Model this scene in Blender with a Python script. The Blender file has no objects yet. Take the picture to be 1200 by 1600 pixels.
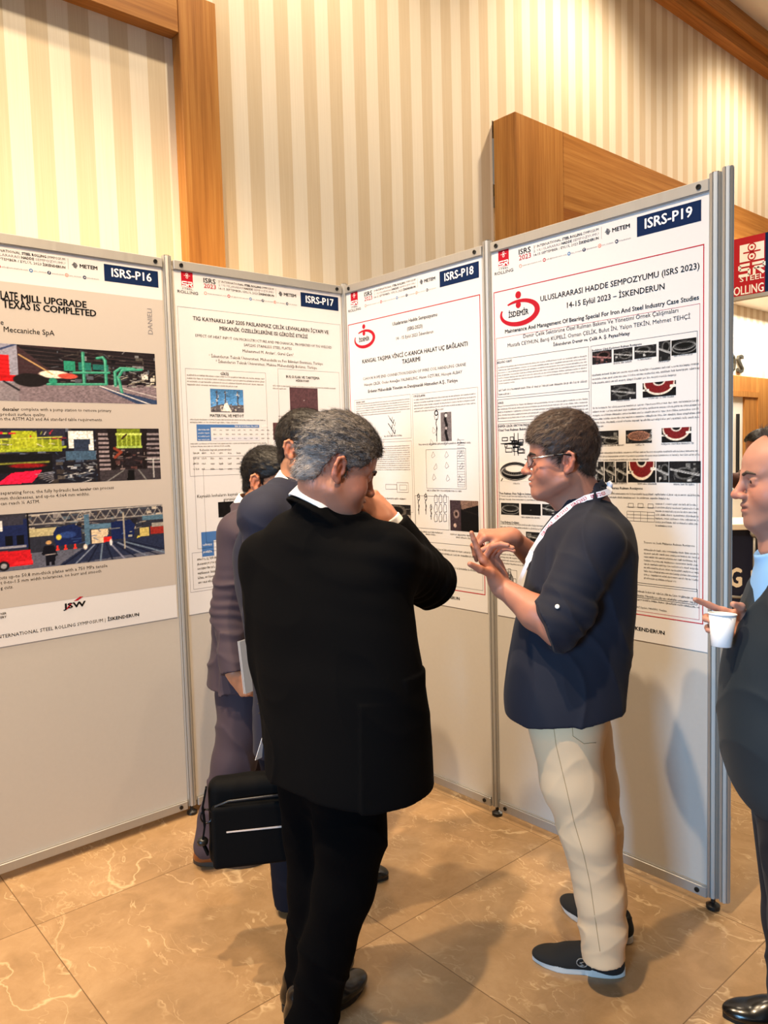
import bpy, math, random
import numpy as np
from mathutils import Matrix, Vector
from mathutils.bvhtree import BVHTree

SC = bpy.context.scene
COL = SC.collection
# ------------------------------------------------------------------ camera
CF, CPITCH, CROLL, CH = 1204.7, 0.0730, -0.0273, 1.6419
_c, _s = math.cos(CPITCH), math.sin(CPITCH)
# world axes follow the room: x runs along the left row of panels, y into the wall, z up; the origin is the inner corner of the panels.
CANG = -0.7169                                     # heading of the camera against the room
def vec(x, y, z=0.0):
    """direction: x to the viewer's right, y away from the viewer, z up"""
    return np.array([x*math.cos(CANG)-y*math.sin(CANG), x*math.sin(CANG)+y*math.cos(CANG), z])
def pos(x, y, z=0.0): return vec(x+.1797, y-4.1467, z)
FWD = vec(0, _c, -_s); _up = vec(0, _s, _c); _rt = vec(1, 0, 0)
RGT = math.cos(CROLL)*_rt + math.sin(CROLL)*_up
UPV = -math.sin(CROLL)*_rt + math.cos(CROLL)*_up
EYE = pos(0, 0, CH)
cam = bpy.data.cameras.new('camera')
cam.sensor_fit = 'VERTICAL'; cam.sensor_height = 32.0; cam.sensor_width = 24.0
cam.lens = CF/1600*32.0
cam.clip_start = 0.05
camo = bpy.data.objects.new('camera', cam); COL.objects.link(camo)
camo.matrix_world = Matrix(((RGT[0], UPV[0], -FWD[0], EYE[0]), (RGT[1], UPV[1], -FWD[1], EYE[1]), (RGT[2], UPV[2], -FWD[2], EYE[2]), (0, 0, 0, 1)))
SC.camera = camo
# ------------------------------------------------------------------ colour management, world, lights
SC.view_settings.view_transform = 'Standard'; SC.view_settings.look = 'None'
SC.view_settings.gamma = 1.0; SC.view_settings.exposure = 0.0; SC.view_settings.use_curve_mapping = False
W = bpy.data.worlds.new('lobby_ambient'); SC.world = W; W.use_nodes = True
W.node_tree.nodes['Background'].inputs[0].default_value = (1.0, 0.84, 0.66, 1)
W.node_tree.nodes['Background'].inputs[1].default_value = 0.20
def area(name, loc, target, size, size_y, power, col, spread=180):
    l = bpy.data.lights.new(name, 'AREA'); l.shape = 'RECTANGLE'; l.spread = math.radians(spread); l.size = size; l.size_y = size_y; l.energy = power; l.color = col
    o = bpy.data.objects.new(name, l); COL.objects.link(o); loc, target = pos(*loc), pos(*target); o.location = loc
    o.rotation_euler = (Vector(target)-Vector(loc)).to_track_quat('-Z', 'Y').to_euler(); return o
def spot(name, loc, target, power, col, ang, blend=0.5, rad=0.06):
    l = bpy.data.lights.new(name, 'SPOT'); l.energy = power; l.color = col; l.spot_size = math.radians(ang); l.spot_blend = blend; l.shadow_soft_size = rad
    o = bpy.data.objects.new(name, l); COL.objects.link(o); loc, target = pos(*loc), pos(*target); o.location = loc
    o.rotation_euler = (Vector(target)-Vector(loc)).to_track_quat('-Z', 'Y').to_euler(); return o
WARM = (1.0, 0.76, 0.50)
area('window_daylight', (-3.5, -4.0, 1.9), (1.0, 2.6, 1.0), 1.3, 2.0, 54, (0.30, 0.63, 1.0), 60)
spot('ceiling_downlight', (-0.75, 0.75, 5.5), (-0.1, 2.7, 0), 960, WARM, 80, 0.6, 0.06)
spot('ceiling_downlight', (1.2, 2.6, 5.5), (0.0, 2.3, 0), 180, WARM, 80, 0.6, 0.06)
spot('ceiling_downlight', (-2.2, 2.0, 5.5), (-1.1, 2.9, 0.2), 880, WARM, 75, 0.6, 0.06)
spot('ceiling_downlight', (0.5, -0.3, 5.5), (-1.0, 3.4, 1.4), 720, (1.0, 0.68, 0.40), 42, 0.8, 0.08)  # added warm fill aimed at the left row of panels, not a real downlight
# the row of lamps that washes the wallpaper
def by_room(u, n, z): p = room_xy(u, n); return (p[0], p[1], z)
def room_xy(u, n): return (u*math.cos(CANG)+n*math.sin(CANG)-.1797, -u*math.sin(CANG)+n*math.cos(CANG)+4.1467)
for u_, w_ in ((-2.3, 100), (-.2, 290), (2.6, 270), (5.4, 230)):
    spot('wall_washer', by_room(u_, -.75, 5.6), by_room(u_, .45, 3.2), w_, (1.0, 0.82, 0.60), 120, 0.9, 0.08)
area('recess_fill', by_room(7.3, .85, 3.3), by_room(7.3, 1.0, 0), 3.0, .5, 110, (1.0, 0.95, 0.85))  # fill lamp added inside the recess to brighten only its wall and door
area('portal_fill', by_room(5.2, -1.6, 4.6), by_room(4.6, -1.2, 0), 1.6, 1.6, 280, (1.0, 0.86, 0.66), 110)  # unseen fill added to lift the oak portal front

# ------------------------------------------------------------------ small helpers
def at(px, py, dep):
    """point of the place that the photo shows at (px, py), dep metres along the view axis"""
    return EYE + dep*(FWD + (px-600)/CF*RGT - (py-800)/CF*UPV)
PANG = 0.0
D1 = np.array([1., 0, 0]); D2 = np.array([0, -1., 0]); DN = -D2; CORNER = np.zeros(3)
def room(u, n, z=0): return CORNER + u*D1 + n*DN + np.array([0, 0, z])
def lin(c):
    if isinstance(c, str): c = [int(c[i:i+2], 16)/255 for i in (0, 2, 4)]
    return tuple(((x/12.92) if x <= .04045 else ((x+.055)/1.055)**2.4) for x in c[:3])
def mat(name, col, rough=.6, metal=0., spec=.5, **kw):
    m = bpy.data.materials.new(name); m.use_nodes = True
    b = m.node_tree.nodes['Principled BSDF']
    b.inputs['Base Color'].default_value = (*lin(col), 1); b.inputs['Roughness'].default_value = rough
    b.inputs['Metallic'].default_value = metal; b.inputs['Specular IOR Level'].default_value = spec
    for k, v in kw.items(): b.inputs[k.replace('_', ' ')].default_value = v
    return m
class NT:
    def __init__(s, m): s.t = m.node_tree; s.b = s.t.nodes['Principled BSDF']
    def n(s, typ, ins={}, **attrs):
        x = s.t.nodes.new('ShaderNode'+typ)
        for k, v in attrs.items(): setattr(x, k, v)
        for k, v in ins.items():
            if hasattr(v, 'is_output') or hasattr(v, 'links'): s.t.links.new(v, x.inputs[k])
            else: x.inputs[k].default_value = v
        return x
    def l(s, a, b): s.t.links.new(a, b)
    def ramp(s, fac, stops):
        r = s.n('ValToRGB', {'Fac': fac}); cr = r.color_ramp
        while len(cr.elements) < len(stops): cr.elements.new(.5)
        for e, (p, c) in zip(cr.elements, stops): e.position = p; e.color = (*lin(c), 1) if not isinstance(c, (int, float)) else (c, c, c, 1)
        return r
    def math(s, op, a, b=0.0, c=0.0):
        x = s.n('Math', {0: a, 1: b, 2: c}, operation=op); return x.outputs[0]
    def coords(s, scale=(1, 1, 1), kind='Object'):
        tc = s.n('TexCoord'); mp = s.n('Mapping', {'Vector': tc.outputs[kind], 'Scale': scale}); return mp.outputs[0]
    def bump(s, h, strength=.2, dist=.002):
        bp = s.n('Bump', {'Height': h, 'Strength': strength, 'Distance': dist}); s.l(bp.outputs[0], s.b.inputs['Normal'])
def attr_mat(name, rough=.6, spec=.4, fallback='cccccc', noise=None, **kw):
    m = mat(name, fallback, rough, 0, spec, **kw); t = NT(m)
    a = t.n('Attribute', attribute_name='Col'); out = a.outputs['Color']
    if noise:
        nz = t.n('TexNoise', {'Vector': t.coords(), 'Scale': noise[0], 'Detail': 4.0})
        r = t.ramp(nz.outputs['Fac'], [(.3, 1-noise[1]), (.7, 1+noise[1]*.0)])
        mx = t.n('MixRGB', {'Fac': 1.0, 'Color1': out, 'Color2': r.outputs[0]}, blend_type='MULTIPLY'); out = mx.outputs[0]
    t.l(out, t.b.inputs['Base Color']); return m
def tag(o, label=None, cat=None, group=None, kind=None):
    if label: o['label'] = label
    if cat: o['category'] = cat
    if group: o['group'] = group
    if kind: o['kind'] = kind
    return o
def empty(name, loc, rz=0, **kw):
    o = bpy.data.objects.new(name, None); COL.objects.link(o); o.location = tuple(loc); o.rotation_euler = (0, 0, rz); o.empty_display_size = .1
    return tag(o, **kw)
def mesh_obj(name, v, f, m, parent=None, smooth=False, cols=None):
    me = bpy.data.meshes.new(name)
    me.from_pydata([tuple(map(float, x)) for x in v] if not isinstance(v, np.ndarray) else v.tolist(), [], f if not isinstance(f, np.ndarray) else f.tolist())
    if cols is not None:
        a = me.color_attributes.new('Col', 'FLOAT_COLOR', 'POINT')
        c4 = np.ones((len(v), 4), np.float32); c4[:, :3] = cols; a.data.foreach_set('color', c4.ravel())
    me.materials.append(m)
    if smooth: me.polygons.foreach_set('use_smooth', [True]*len(me.polygons))
    me.update()
    o = bpy.data.objects.new(name, me); COL.objects.link(o)
    if parent: o.parent = parent
    return o
class MB:
    """collects boxes, prisms, tubes and lathes into ONE mesh"""
    def __init__(s): s.v = []; s.f = []
    def add(s, v, f):
        k = len(s.v); s.v += [tuple(map(float, x)) for x in v]; s.f += [tuple(i+k for i in q) for q in f]; return s
    def box(s, x0, x1, y0, y1, z0, z1, bev=0):
        if bev:
            b = bev; prof = []
            for (sx, sy) in ((0, 0), (1, 0), (1, 1), (0, 1)): pass
            # chamfered box through 3 rings
            def ring(d, z):
                xa, xb, ya, yb = x0+d, x1-d, y0+d, y1-d
                return [(xa+b, ya, z), (xb-b, ya, z), (xb, ya+b, z), (xb, yb-b, z), (xb-b, yb, z), (xa+b, yb, z), (xa, yb-b, z), (xa, ya+b, z)]
            rs = [ring(b*.6, z0), ring(0, z0+b*.6), ring(0, z1-b*.6), ring(b*.6, z1)]
            v = [p for r in rs for p in r]; f = [tuple(range(7, -1, -1)), tuple(range(24, 32))]
            for r in range(3):
                for i in range(8): j = (i+1) % 8; f.append((r*8+i, r*8+j, r*8+8+j, r*8+8+i))
            return s.add(v, f)
        v = [(x0, y0, z0), (x1, y0, z0), (x1, y1, z0), (x0, y1, z0), (x0, y0, z1), (x1, y0, z1), (x1, y1, z1), (x0, y1, z1)]
        return s.add(v, [(3, 2, 1, 0), (4, 5, 6, 7), (0, 1, 5, 4), (1, 2, 6, 5), (2, 3, 7, 6), (3, 0, 4, 7)])
    def quad(s, a, b, c, d): return s.add([a, b, c, d], [(0, 1, 2, 3)])
    def prism(s, prof, z0, z1, cx=0, cy=0):
        n = len(prof); v = [(cx+x, cy+y, z0) for x, y in prof]+[(cx+x, cy+y, z1) for x, y in prof]
        return s.add(v, [tuple(range(n-1, -1, -1)), tuple(range(n, 2*n))]+[(i, (i+1) % n, n+(i+1) % n, n+i) for i in range(n)])
    def lathe(s, prof, c=(0, 0, 0), n=24):
        v = []; f = []
        for r, z in prof:
            for i in range(n): a = 2*math.pi*i/n; v.append((c[0]+r*math.cos(a), c[1]+r*math.sin(a), c[2]+z))
        for k in range(len(prof)-1):
            for i in range(n): j = (i+1) % n; f.append((k*n+i, k*n+j, k*n+n+j, k*n+n+i))
        f.append(tuple(range(n-1, -1, -1))); f.append(tuple((len(prof)-1)*n+i for i in range(n)))
        return s.add(v, f)
    def tube(s, pts, r, n=10):
        pts = [np.array(p, float) for p in pts]; v = []; f = []
        rr = r if hasattr(r, '__len__') else [r]*len(pts); up = None
        for k, p in enumerate(pts):
            d = pts[min(k+1, len(pts)-1)]-pts[max(k-1, 0)]; d /= np.linalg.norm(d)+1e-12
            if up is None: up = np.array([0, 0, 1.]) if abs(d[2]) < .9 else np.array([1., 0, 0])
            a = np.cross(d, up); a /= np.linalg.norm(a)+1e-12; b = np.cross(a, d); up = b
            for i in range(n):
                t = 2*math.pi*i/n; v.append(p+rr[k]*(math.cos(t)*a+math.sin(t)*b))
        for k in range(len(pts)-1):
            for i in range(n): j = (i+1) % n; f.append((k*n+j, k*n+i, k*n+n+i, k*n+n+j))
        f.append(tuple(range(n))); f.append(tuple((len(pts)-1)*n+n-1-i for i in range(n)))
        return s.add(v, f)
    def build(s, name, m, parent=None, smooth=False): return mesh_obj(name, s.v, s.f, m, parent, smooth)

# ------------------------------------------------------------------ materials of the place
def wood(name, vertical):
    m = mat(name, 'B5742E', .5, 0, .3); t = NT(m)
    sc = (60, 60, 1.6) if vertical else (1.6, 60, 60)
    n1 = t.n('TexNoise', {'Vector': t.coords(sc), 'Scale': 1.0, 'Detail': 6.0, 'Roughness': .6, 'Distortion': .25})
    n2 = t.n('TexNoise', {'Vector': t.coords((sc[0]*.12, sc[1]*.12, sc[2]*.4)), 'Scale': 1.0, 'Detail': 2.0})
    f = t.math('ADD', t.math('MULTIPLY', n1.outputs['Fac'], .6), t.math('MULTIPLY', n2.outputs['Fac'], .4))
    r = t.ramp(f, [(.32, '935C26'), (.48, 'B07536'), (.62, 'C28946')]); t.l(r.outputs[0], t.b.inputs['Base Color'])
    t.bump(n1.outputs['Fac'], .08, .001); return m
WOODV, WOODH = wood('oak_veneer_upright', True), wood('oak_veneer_lying', False)
def paper_mat():
    m = mat('striped_wallpaper', 'EBDCC0', .75, 0, .25); t = NT(m)
    tc = t.n('TexCoord'); sx = t.n('SeparateXYZ', {0: tc.outputs['Object']})
    ph = t.math('FRACT', t.math('DIVIDE', t.math('ADD', sx.outputs[0], 19.21), .1885))
    st = t.math('GREATER_THAN', ph, .5)
    fine = t.n('TexNoise', {'Vector': t.coords((220, 1, 3)), 'Scale': 1.0, 'Detail': 2.0})
    c = t.ramp(st, [(0, 'EFE3CE'), (1, 'D6C1A0')])
    mx = t.n('MixRGB', {'Fac': .22, 'Color1': c.outputs[0], 'Color2': t.ramp(fine.outputs['Fac'], [(.3, 'D8C7A8'), (.7, 'F4EAD6')]).outputs[0]})
    t.l(mx.outputs[0], t.b.inputs['Base Color']); return m
WPAPER = paper_mat()
def marble():
    m = mat('beige_marble', 'B8905C', .24, 0, .4); t = NT(m)
    tc = t.n('TexCoord'); sx = t.n('SeparateXYZ', {0: tc.outputs['Object']})
    # tiles of 0.9 m: every tile its own piece of stone
    fu = t.math('DIVIDE', t.math('ADD', sx.outputs[0], 18.0+.92), .9); fv = t.math('DIVIDE', t.math('ADD', sx.outputs[1], 18.0+1.305), .9)
    iu, iv = t.math('FLOOR', fu), t.math('FLOOR', fv)
    off = t.n('CombineXYZ', {0: t.math('MULTIPLY', iu, 7.31), 1: t.math('MULTIPLY', iv, 3.77), 2: t.math('ADD', iu, t.math('MULTIPLY', iv, 1.7))})
    pv = t.n('VectorMath', {0: tc.outputs['Object'], 1: off.outputs[0]}, operation='ADD').outputs[0]
    wv = t.n('TexNoise', {'Vector': pv, 'Scale': 5.0, 'Detail': 4.0})
    wp = t.n('VectorMath', {0: pv, 1: t.n('VectorMath', {0: wv.outputs['Color'], 'Scale': .16}, operation='SCALE').outputs[0]}, operation='ADD').outputs[0]
    def vein(scale, width, stretch, detail=3.0, src=wp):
        mp = t.n('Mapping', {'Vector': src, 'Scale': stretch, 'Rotation': (0, 0, .6)})
        nz = t.n('TexNoise', {'Vector': mp.outputs[0], 'Scale': scale, 'Detail': detail, 'Roughness': .55})
        d = t.math('ABSOLUTE', t.math('SUBTRACT', nz.outputs['Fac'], .5))
        return t.n('MapRange', {'Value': d, 'From Min': 0.0, 'From Max': width, 'To Min': 1.0, 'To Max': 0.0}).outputs[0]
    mask = t.n('TexNoise', {'Vector': pv, 'Scale': 1.7, 'Detail': 2.0})
    mk = t.n('MapRange', {'Value': mask.outputs['Fac'], 'From Min': .44, 'From Max': .62}).outputs[0]
    v1 = t.math('MULTIPLY', vein(1.0, .0035, (1, .35, 1)), t.n('MapRange', {'Value': mask.outputs['Fac'], 'From Min': .36, 'From Max': .52}).outputs[0])
    v2 = t.math('MULTIPLY', vein(3.6, .0065, (1, .35, 1), 3.0), mk)
    v3 = t.math('MULTIPLY', vein(15.0, .026, (1, .28, 1), 2.0), t.n('MapRange', {'Value': t.n('TexNoise', {'Vector': pv, 'Scale': 7.0}).outputs['Fac'], 'From Min': .55, 'From Max': .66}).outputs[0])
    v4 = t.math('MULTIPLY', vein(9.0, .010, (1, .4, 1), 4.0), t.n('MapRange', {'Value': t.n('TexNoise', {'Vector': pv, 'Scale': 3.1}).outputs['Fac'], 'From Min': .46, 'From Max': .60}).outputs[0])
    vv = t.math('MAXIMUM', t.math('MULTIPLY', v1, .6), t.math('MAXIMUM', t.math('MULTIPLY', v2, .45), t.math('MAXIMUM', t.math('MULTIPLY', v3, .5), t.math('MULTIPLY', v4, .35))))
    cl = t.n('TexNoise', {'Vector': wp, 'Scale': 7.0, 'Detail': 8.0, 'Roughness': .65})
    cl2 = t.n('TexNoise', {'Vector': pv, 'Scale': 1.3, 'Detail': 2.0})
    base = t.ramp(t.math('ADD', t.math('MULTIPLY', cl.outputs['Fac'], .6), t.math('MULTIPLY', cl2.outputs['Fac'], .4)), [(.33, '8C704F'), (.5, 'A0815D'), (.66, 'B0916C')])
    col = t.n('MixRGB', {'Fac': vv, 'Color1': base.outputs[0], 'Color2': (*lin('E0C49A'), 1)})
    def edge(fr):
        q = t.math('FRACT', fr); return t.math('MINIMUM', q, t.math('SUBTRACT', 1.0, q))
    g = t.math('LESS_THAN', t.math('MINIMUM', edge(fu), edge(fv)), .0019)
    col2 = t.n('MixRGB', {'Fac': t.math('MULTIPLY', g, .8), 'Color1': col.outputs[0], 'Color2': (*lin('5B432A'), 1)})
    t.l(col2.outputs[0], t.b.inputs['Base Color'])
    return m
MARBLE = marble()
def alu():
    m = mat('brushed_aluminium', 'AEACA8', .5, .6, .4); t = NT(m)
    n = t.n('TexNoise', {'Vector': t.coords((90, 90, 3)), 'Scale': 1.0, 'Detail': 3.0}); t.l(t.ramp(n.outputs['Fac'], [(.3, .46), (.7, .58)]).outputs[0], t.b.inputs['Roughness'])
    return m
ALU = alu()
def laminate(name, c, sc, amt, rough=.5):
    m = mat(name, c, rough, 0, .4); t = NT(m)
    n = t.n('TexNoise', {'Vector': t.coords(), 'Scale': sc, 'Detail': 4.0})
    b = np.array(lin(c)); r = t.n('MixRGB', {'Fac': n.outputs['Fac'], 'Color1': (*(b*(1-amt)), 1), 'Color2': (*np.minimum(b*(1+amt), 1), 1)}); t.l(r.outputs[0], t.b.inputs['Base Color'])
    t.bump(n.outputs['Fac'], .05, .0005); return m
INFILL = laminate('white_laminate_infill', 'B8B3AC', 60, .03)
SHEET = laminate('poster_paper', 'D3D2D4', 90, .015, .45)
BAND = laminate('poster_grey_field', 'B7AFA8', 90, .015, .45)
BLACKP = mat('black_plastic', '121212', .4)
INK = mat('black_ink', '111114', .8, 0, .1); INKG = mat('grey_ink', '77757A', .55); INKL = mat('pale_grey_ink', 'A9A7AA', .55)
NAVY = mat('navy_ink', '0F2348', .8, 0, .1); WHITEI = mat('white_ink', 'F4F4F4', .5); REDI = mat('red_ink', 'A81A2A', .8, 0, .1)
BLUEI = mat('blue_ink', '2F6EA8', .5); ORI = mat('salmon_ink', 'E0705E', .5); TBLUE = mat('table_blue_ink', '3C6AA6', .5); TGREY = mat('table_grey_ink', 'C9CBD6', .5)
PHOTO = attr_mat('printed_photo', .7, .1)

# ------------------------------------------------------------------ the room
def rbox(name, u0, u1, n0, n1, z0, z1, m, parent=None, kind='structure', bev=0):
    """a box along the room's own axes; its origin sits on the floor at its own place"""
    o = MB().box(0, u1-u0, 0, n1-n0, 0, z1-z0, bev).build(name, m, parent)
    if parent is None: o.location = tuple(room(u0, n0, z0)); o.rotation_euler = (0, 0, PANG)
    if kind: o['kind'] = kind
    return o
def rloc(name, mb, m, parent=None, kind='structure'):
    o = mb.build(name, m, parent)
    if parent is None: o.location = tuple(CORNER); o.rotation_euler = (0, 0, PANG)
    if kind: o['kind'] = kind
    return o
WY = .45
ZC = 5.66
rloc('floor', MB().box(-9, 16, -11, 6, -.1, 0), MARBLE)
rloc('ceiling', MB().box(-3.4, 14, -3.2, 1.5, ZC+.25, ZC+.35), laminate('white_ceiling_paint', 'E9E6DF', 20, .02, .8))
rloc('wall_back', MB().box(-9, 1.74, WY, WY+.2, 0, ZC+.25), WPAPER)
rloc('wall_upper', MB().box(1.74, 14, WY, WY+.2, 3.98, ZC+.25), WPAPER)
rloc('wall_recess', MB().box(1.74, 14, 1.30, 1.45, 0, 3.98), WPAPER)
rloc('wall_recess_side', MB().box(1.70, 1.9, WY+.21, 1.30, 0, 3.4), WPAPER)
rloc('wall_recess_top', MB().box(1.9, 14, WY+.01, 1.30, 3.44, 3.52), laminate('white_soffit_paint', 'E9E6DF', 20, .02, .8))
# crown moulding
rloc('trim_1', MB().box(-3.4, 14, WY-.11, WY, ZC-.10, ZC+.02).box(-3.4, 14, WY-.17, WY, ZC+.02, ZC+.13).box(-3.4, 14, WY-.13, WY, ZC+.13, ZC+.25), WOODH)
rloc('baseboard_back', MB().box(-9, 1.74, WY-.02, WY, 0, .12), WOODH)
# oak frame on the left
fr = empty('wall_frame', room(-2.1, WY-.04, 2.0), PANG, label='wide oak frame standing proud of the striped wallpaper at upper left', cat='wall frame')
def fpart(name, u0, u1, z0, z1, m): return MB().box(u0+2.1, u1+2.1, -.04, .04, z0-2.0, z1-2.0, .003).build(name, m, fr)
fpart('jamb', -.695, -.485, .12, 3.96, WOODV); fpart('jamb', -3.55, -3.34, .12, 3.96, WOODV); fpart('head_rail', -3.338, -.697, 3.75, 3.96, WOODH)
# oak portal on the right
pt = empty('oak_portal', room(2.0, .6, 0), PANG, label='oak clad portal with tall post and long lintel behind the poster coded P19', cat='portal')
MB().box(-.25, .30, -.35, -.153, 0, 3.977, .004).build('post', WOODV, pt)
MB().box(.303, 11.5, -.35, -.153, 3.43, 3.977, .004).build('lintel', WOODH, pt)
# recess door with casing
dr = empty('door_1', room(7.5, 1.28, 0), PANG); dr['kind'] = 'structure'
MB().box(-1.05, -.70, -.04, .02, 0, 2.54, .01).box(.46, .79, -.04, .02, 0, 2.54, .01).box(-.70, .46, -.04, .02, 2.34, 2.54, .01).build('casing', WOODV, dr)
MB().box(.40, .46, -.07, .02, 0, 2.34).box(-.70, -.64, -.07, .02, 0, 2.34).box(-.64, .40, -.07, .02, 2.27, 2.34).build('moulding', WOODV, dr)
MB().box(.04, .40, -.055, .02, 0, 2.27).build('side_panel', WOODV, dr)
lf = MB().box(-.64, .03, -.03, .02, 0, 2.27).build('leaf', laminate('cream_door_paint', 'EFE8D8', 30, .02), dr)
MB().box(-.16, -.12, -.06, -.03, 1.05, 2.05).build('pull_handle', BLACKP, lf)
# ------------------------------------------------------------------ exhibition panels
S2 = 1.0108
PAN = {16: (-2*D1+CORNER, PANG), 17: (-D1+CORNER, PANG), 18: (CORNER, PANG-math.pi/2), 19: (CORNER+D2, PANG-math.pi/2)}
PW = {16: 1.0, 17: 1.0, 18: 1.0, 19: S2}
def ps(i, px, py):
    """place on panel i (metres from its left post, height) of a point of the photo"""
    d = FWD + (px-600)/CF*RGT - (py-800)/CF*UPV
    o, a = PAN[i]; r = np.array([math.cos(a), math.sin(a), 0]); nn = np.array([-math.sin(a), math.cos(a), 0])
    t = ((o-EYE)@nn)/(d@nn); P = EYE+d*t; return float((P-o)@r), float(P[2])
PANEL_LABEL = {16: 'grey-white exhibition panel holding the grey poster with three mill photos', 17: 'grey-white exhibition panel behind the man in the purple-grey suit',
               18: 'grey-white exhibition panel right of the corner, in front of the hand at the mouth', 19: 'grey-white exhibition panel behind the man in the navy shirt'}
for i in (16, 17, 18, 19):
    o, a = PAN[i]; w = PW[i]
    p = empty('exhibition_panel', o, a, label=PANEL_LABEL[i], cat='panel', group='exhibition panels')
    e = .026
    MB().box(e-.004, w-e+.004, -.004, .004, .06, 2.51).build('infill_board', INFILL, p)
    for z0, z1 in ((.036, .074), (2.494, 2.534)):
        r = MB().box(e, w-e, -.017, .017, z0, z1, .003).box(e, w-e, -.013, -.005, z0-.003 if z0 > 1 else z1, z0 if z0 > 1 else z1+.004).build('rail', ALU, p)
        for sx in (e+.035, w-e-.035):
            MB().lathe([(.0001, 0), (.009, 0), (.009, .004), (.005, .004), (.0045, .001), (.0001, .001)], n=16).build('lock_bolt', BLACKP, r).matrix_local = Matrix.Translation((sx, -.017, (z0+z1)/2)) @ Matrix.Rotation(math.pi/2, 4, 'X')
def post_profile(r, n=8):
    pr = []
    for k in range(n):
        a0 = 2*math.pi*k/n
        for da, rr in ((-.30, 1), (-.12, 1.02), (-.10, .72), (.10, .72), (.12, 1.02), (.30, 1)):
            pr.append((r*rr*math.cos(a0+da), r*rr*math.sin(a0+da)))
    return pr
PL = ['slotted aluminium panel post between the grey poster and the poster with the blue tables', 'slotted aluminium panel post in the inner corner of the panels',
      'slotted aluminium panel post behind the pinching hands', 'slotted aluminium end post nearest the paper cup', 'slotted aluminium panel post at the far left end of the row']
for k, (ppos, r) in enumerate([(CORNER-D1, .021), (CORNER, .021), (CORNER+D2, .021), (CORNER+D2*(1+S2-.010), .021), (CORNER-2*D1, .021)]):
    p = empty('panel_post', ppos, PANG, label=PL[k], cat='post', group='panel posts')
    MB().prism(post_profile(r), .045, 2.548).build('extrusion', ALU, p)
    MB().prism([(x*.99, y*.99) for x, y in post_profile(r*.6)], 2.548, 2.552).build('end_cap', BLACKP, p)
    MB().lathe([(.022, 0), (.024, .004), (.024, .014), (.012, .022), (.008, .024), (.008, .048)], n=20).build('levelling_foot', BLACKP, p)
# the end post carries a spare half profile towards the open side
sp = tag(MB().prism(post_profile(.0185), .045, 2.556).build('spare_post_profile', ALU), 'second slotted aluminium upright clamped outside the end post', 'post')
sp.location = tuple(CORNER+D2*(1+S2+.031)); sp.rotation_euler = (0, 0, PANG)

# ------------------------------------------------------------------ lettering
DG = None
def text_mesh(body, bold=0.0, res=2):
    c = bpy.data.curves.new('lettering', 'FONT'); c.body = body; c.resolution_u = res
    o = bpy.data.objects.new('lettering', c); COL.objects.link(o)
    dg = bpy.context.evaluated_depsgraph_get(); me = bpy.data.meshes.new_from_object(o.evaluated_get(dg))
    v = np.empty(len(me.vertices)*3, np.float32); me.vertices.foreach_get('co', v); v = v.reshape(-1, 3)
    f = [tuple(p.vertices) for p in me.polygons]
    bpy.data.objects.remove(o); bpy.data.curves.remove(c); bpy.data.meshes.remove(me)
    if bold > 0:                                   # heavier strokes: the outline laid down again a hair to every side
        n = len(v); sh = ((-bold, 0), (bold, 0), (0, bold*.6), (0, -bold*.6)); v = np.concatenate([v+np.array((a, b, .00007*k), np.float32) for k, (a, b) in enumerate(sh)]); f = [tuple(i+n*k for i in q) for k in range(4) for q in f]
    return v, f
def put_text(mb, body, x0, x1, z, y=-.0078, bold=0.0, h=None, res=2):
    """one line of lettering between x0 and x1 on the baseline z (panel plane); h fixes the cap height"""
    v, f = text_mesh(body, bold, res); lo, hi = v[:, 0].min(), v[:, 0].max(); k = (x1-x0)/(hi-lo); kz = k if h is None else h/.682
    mb.add([(x0+(q[0]-lo)*k, y-q[2], z+q[1]*kz) for q in v], f)
def scribble(mb, rng, x0, x1, z, xh, y=-.0077, fill=1.0, bold=1.0):
    """print too fine to be read: strokes as high as the letters of the line"""
    x = x0; end = x0+(x1-x0)*fill; st = xh*.16*bold
    while x < end-xh:
        n = rng.randint(2, 10)
        for _ in range(n):
            w = xh*rng.choice((.45, .62, .62, .7, .9))
            if x+w > end: break
            k = rng.random(); top = z+xh*(1.45 if k < .2 else 1.0); bot = z-(xh*.4 if k > .9 else 0)
            q = lambda a, b, c, d: mb.quad((a, y, c), (b, y, c), (b, y, d), (a, y, d))
            q(x, x+st, bot, top)
            if w > xh*.5:
                q(x+w-st, x+w, z, z+xh*rng.choice((.5, 1, 1)))
                m = rng.choice((0, .42, .82)); q(x, x+w, z+xh*m, z+xh*m+st*.8)
                if rng.random() < .5: q(x, x+w, z, z+st*.8)
            x += w+xh*.2
        x += xh*.5
def para(mb, i, tl, tr, bl, br, n, rng, xh=None, last=.6, bold=1.0):
    """n lines of fine print in the quadrilateral given by its corners in the photo"""
    a, b, c, d = (np.array(ps(i, *q)) for q in (tl, tr, bl, br))
    x0 = (a[0]+c[0])/2; x1 = (b[0]+d[0])/2; zt = (a[1]+b[1])/2; zb = (c[1]+d[1])/2
    para_m(mb, x0, x1, zt, zb, n, rng, xh, last, bold)
def para_m(mb, x0, x1, zt, zb, n, rng, xh=None, last=.6, bold=1.0):
    pitch = (zt-zb)/n; h = xh or pitch*.37
    for k in range(n): scribble(mb, rng, x0, x1, zt-pitch*(k+.8), h, fill=last if k == n-1 else 1.0, bold=bold)
def frame(mb, x0, x1, z0, z1, w=.0016, y=-.0074):
    for a, b, c, d in ((x0, x1, z1-w, z1), (x0, x1, z0, z0+w), (x0, x0+w, z0+w, z1-w), (x1-w, x1, z0+w, z1-w)):
        mb.quad((a, y, c), (b, y, c), (b, y, d), (a, y, d))
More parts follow.
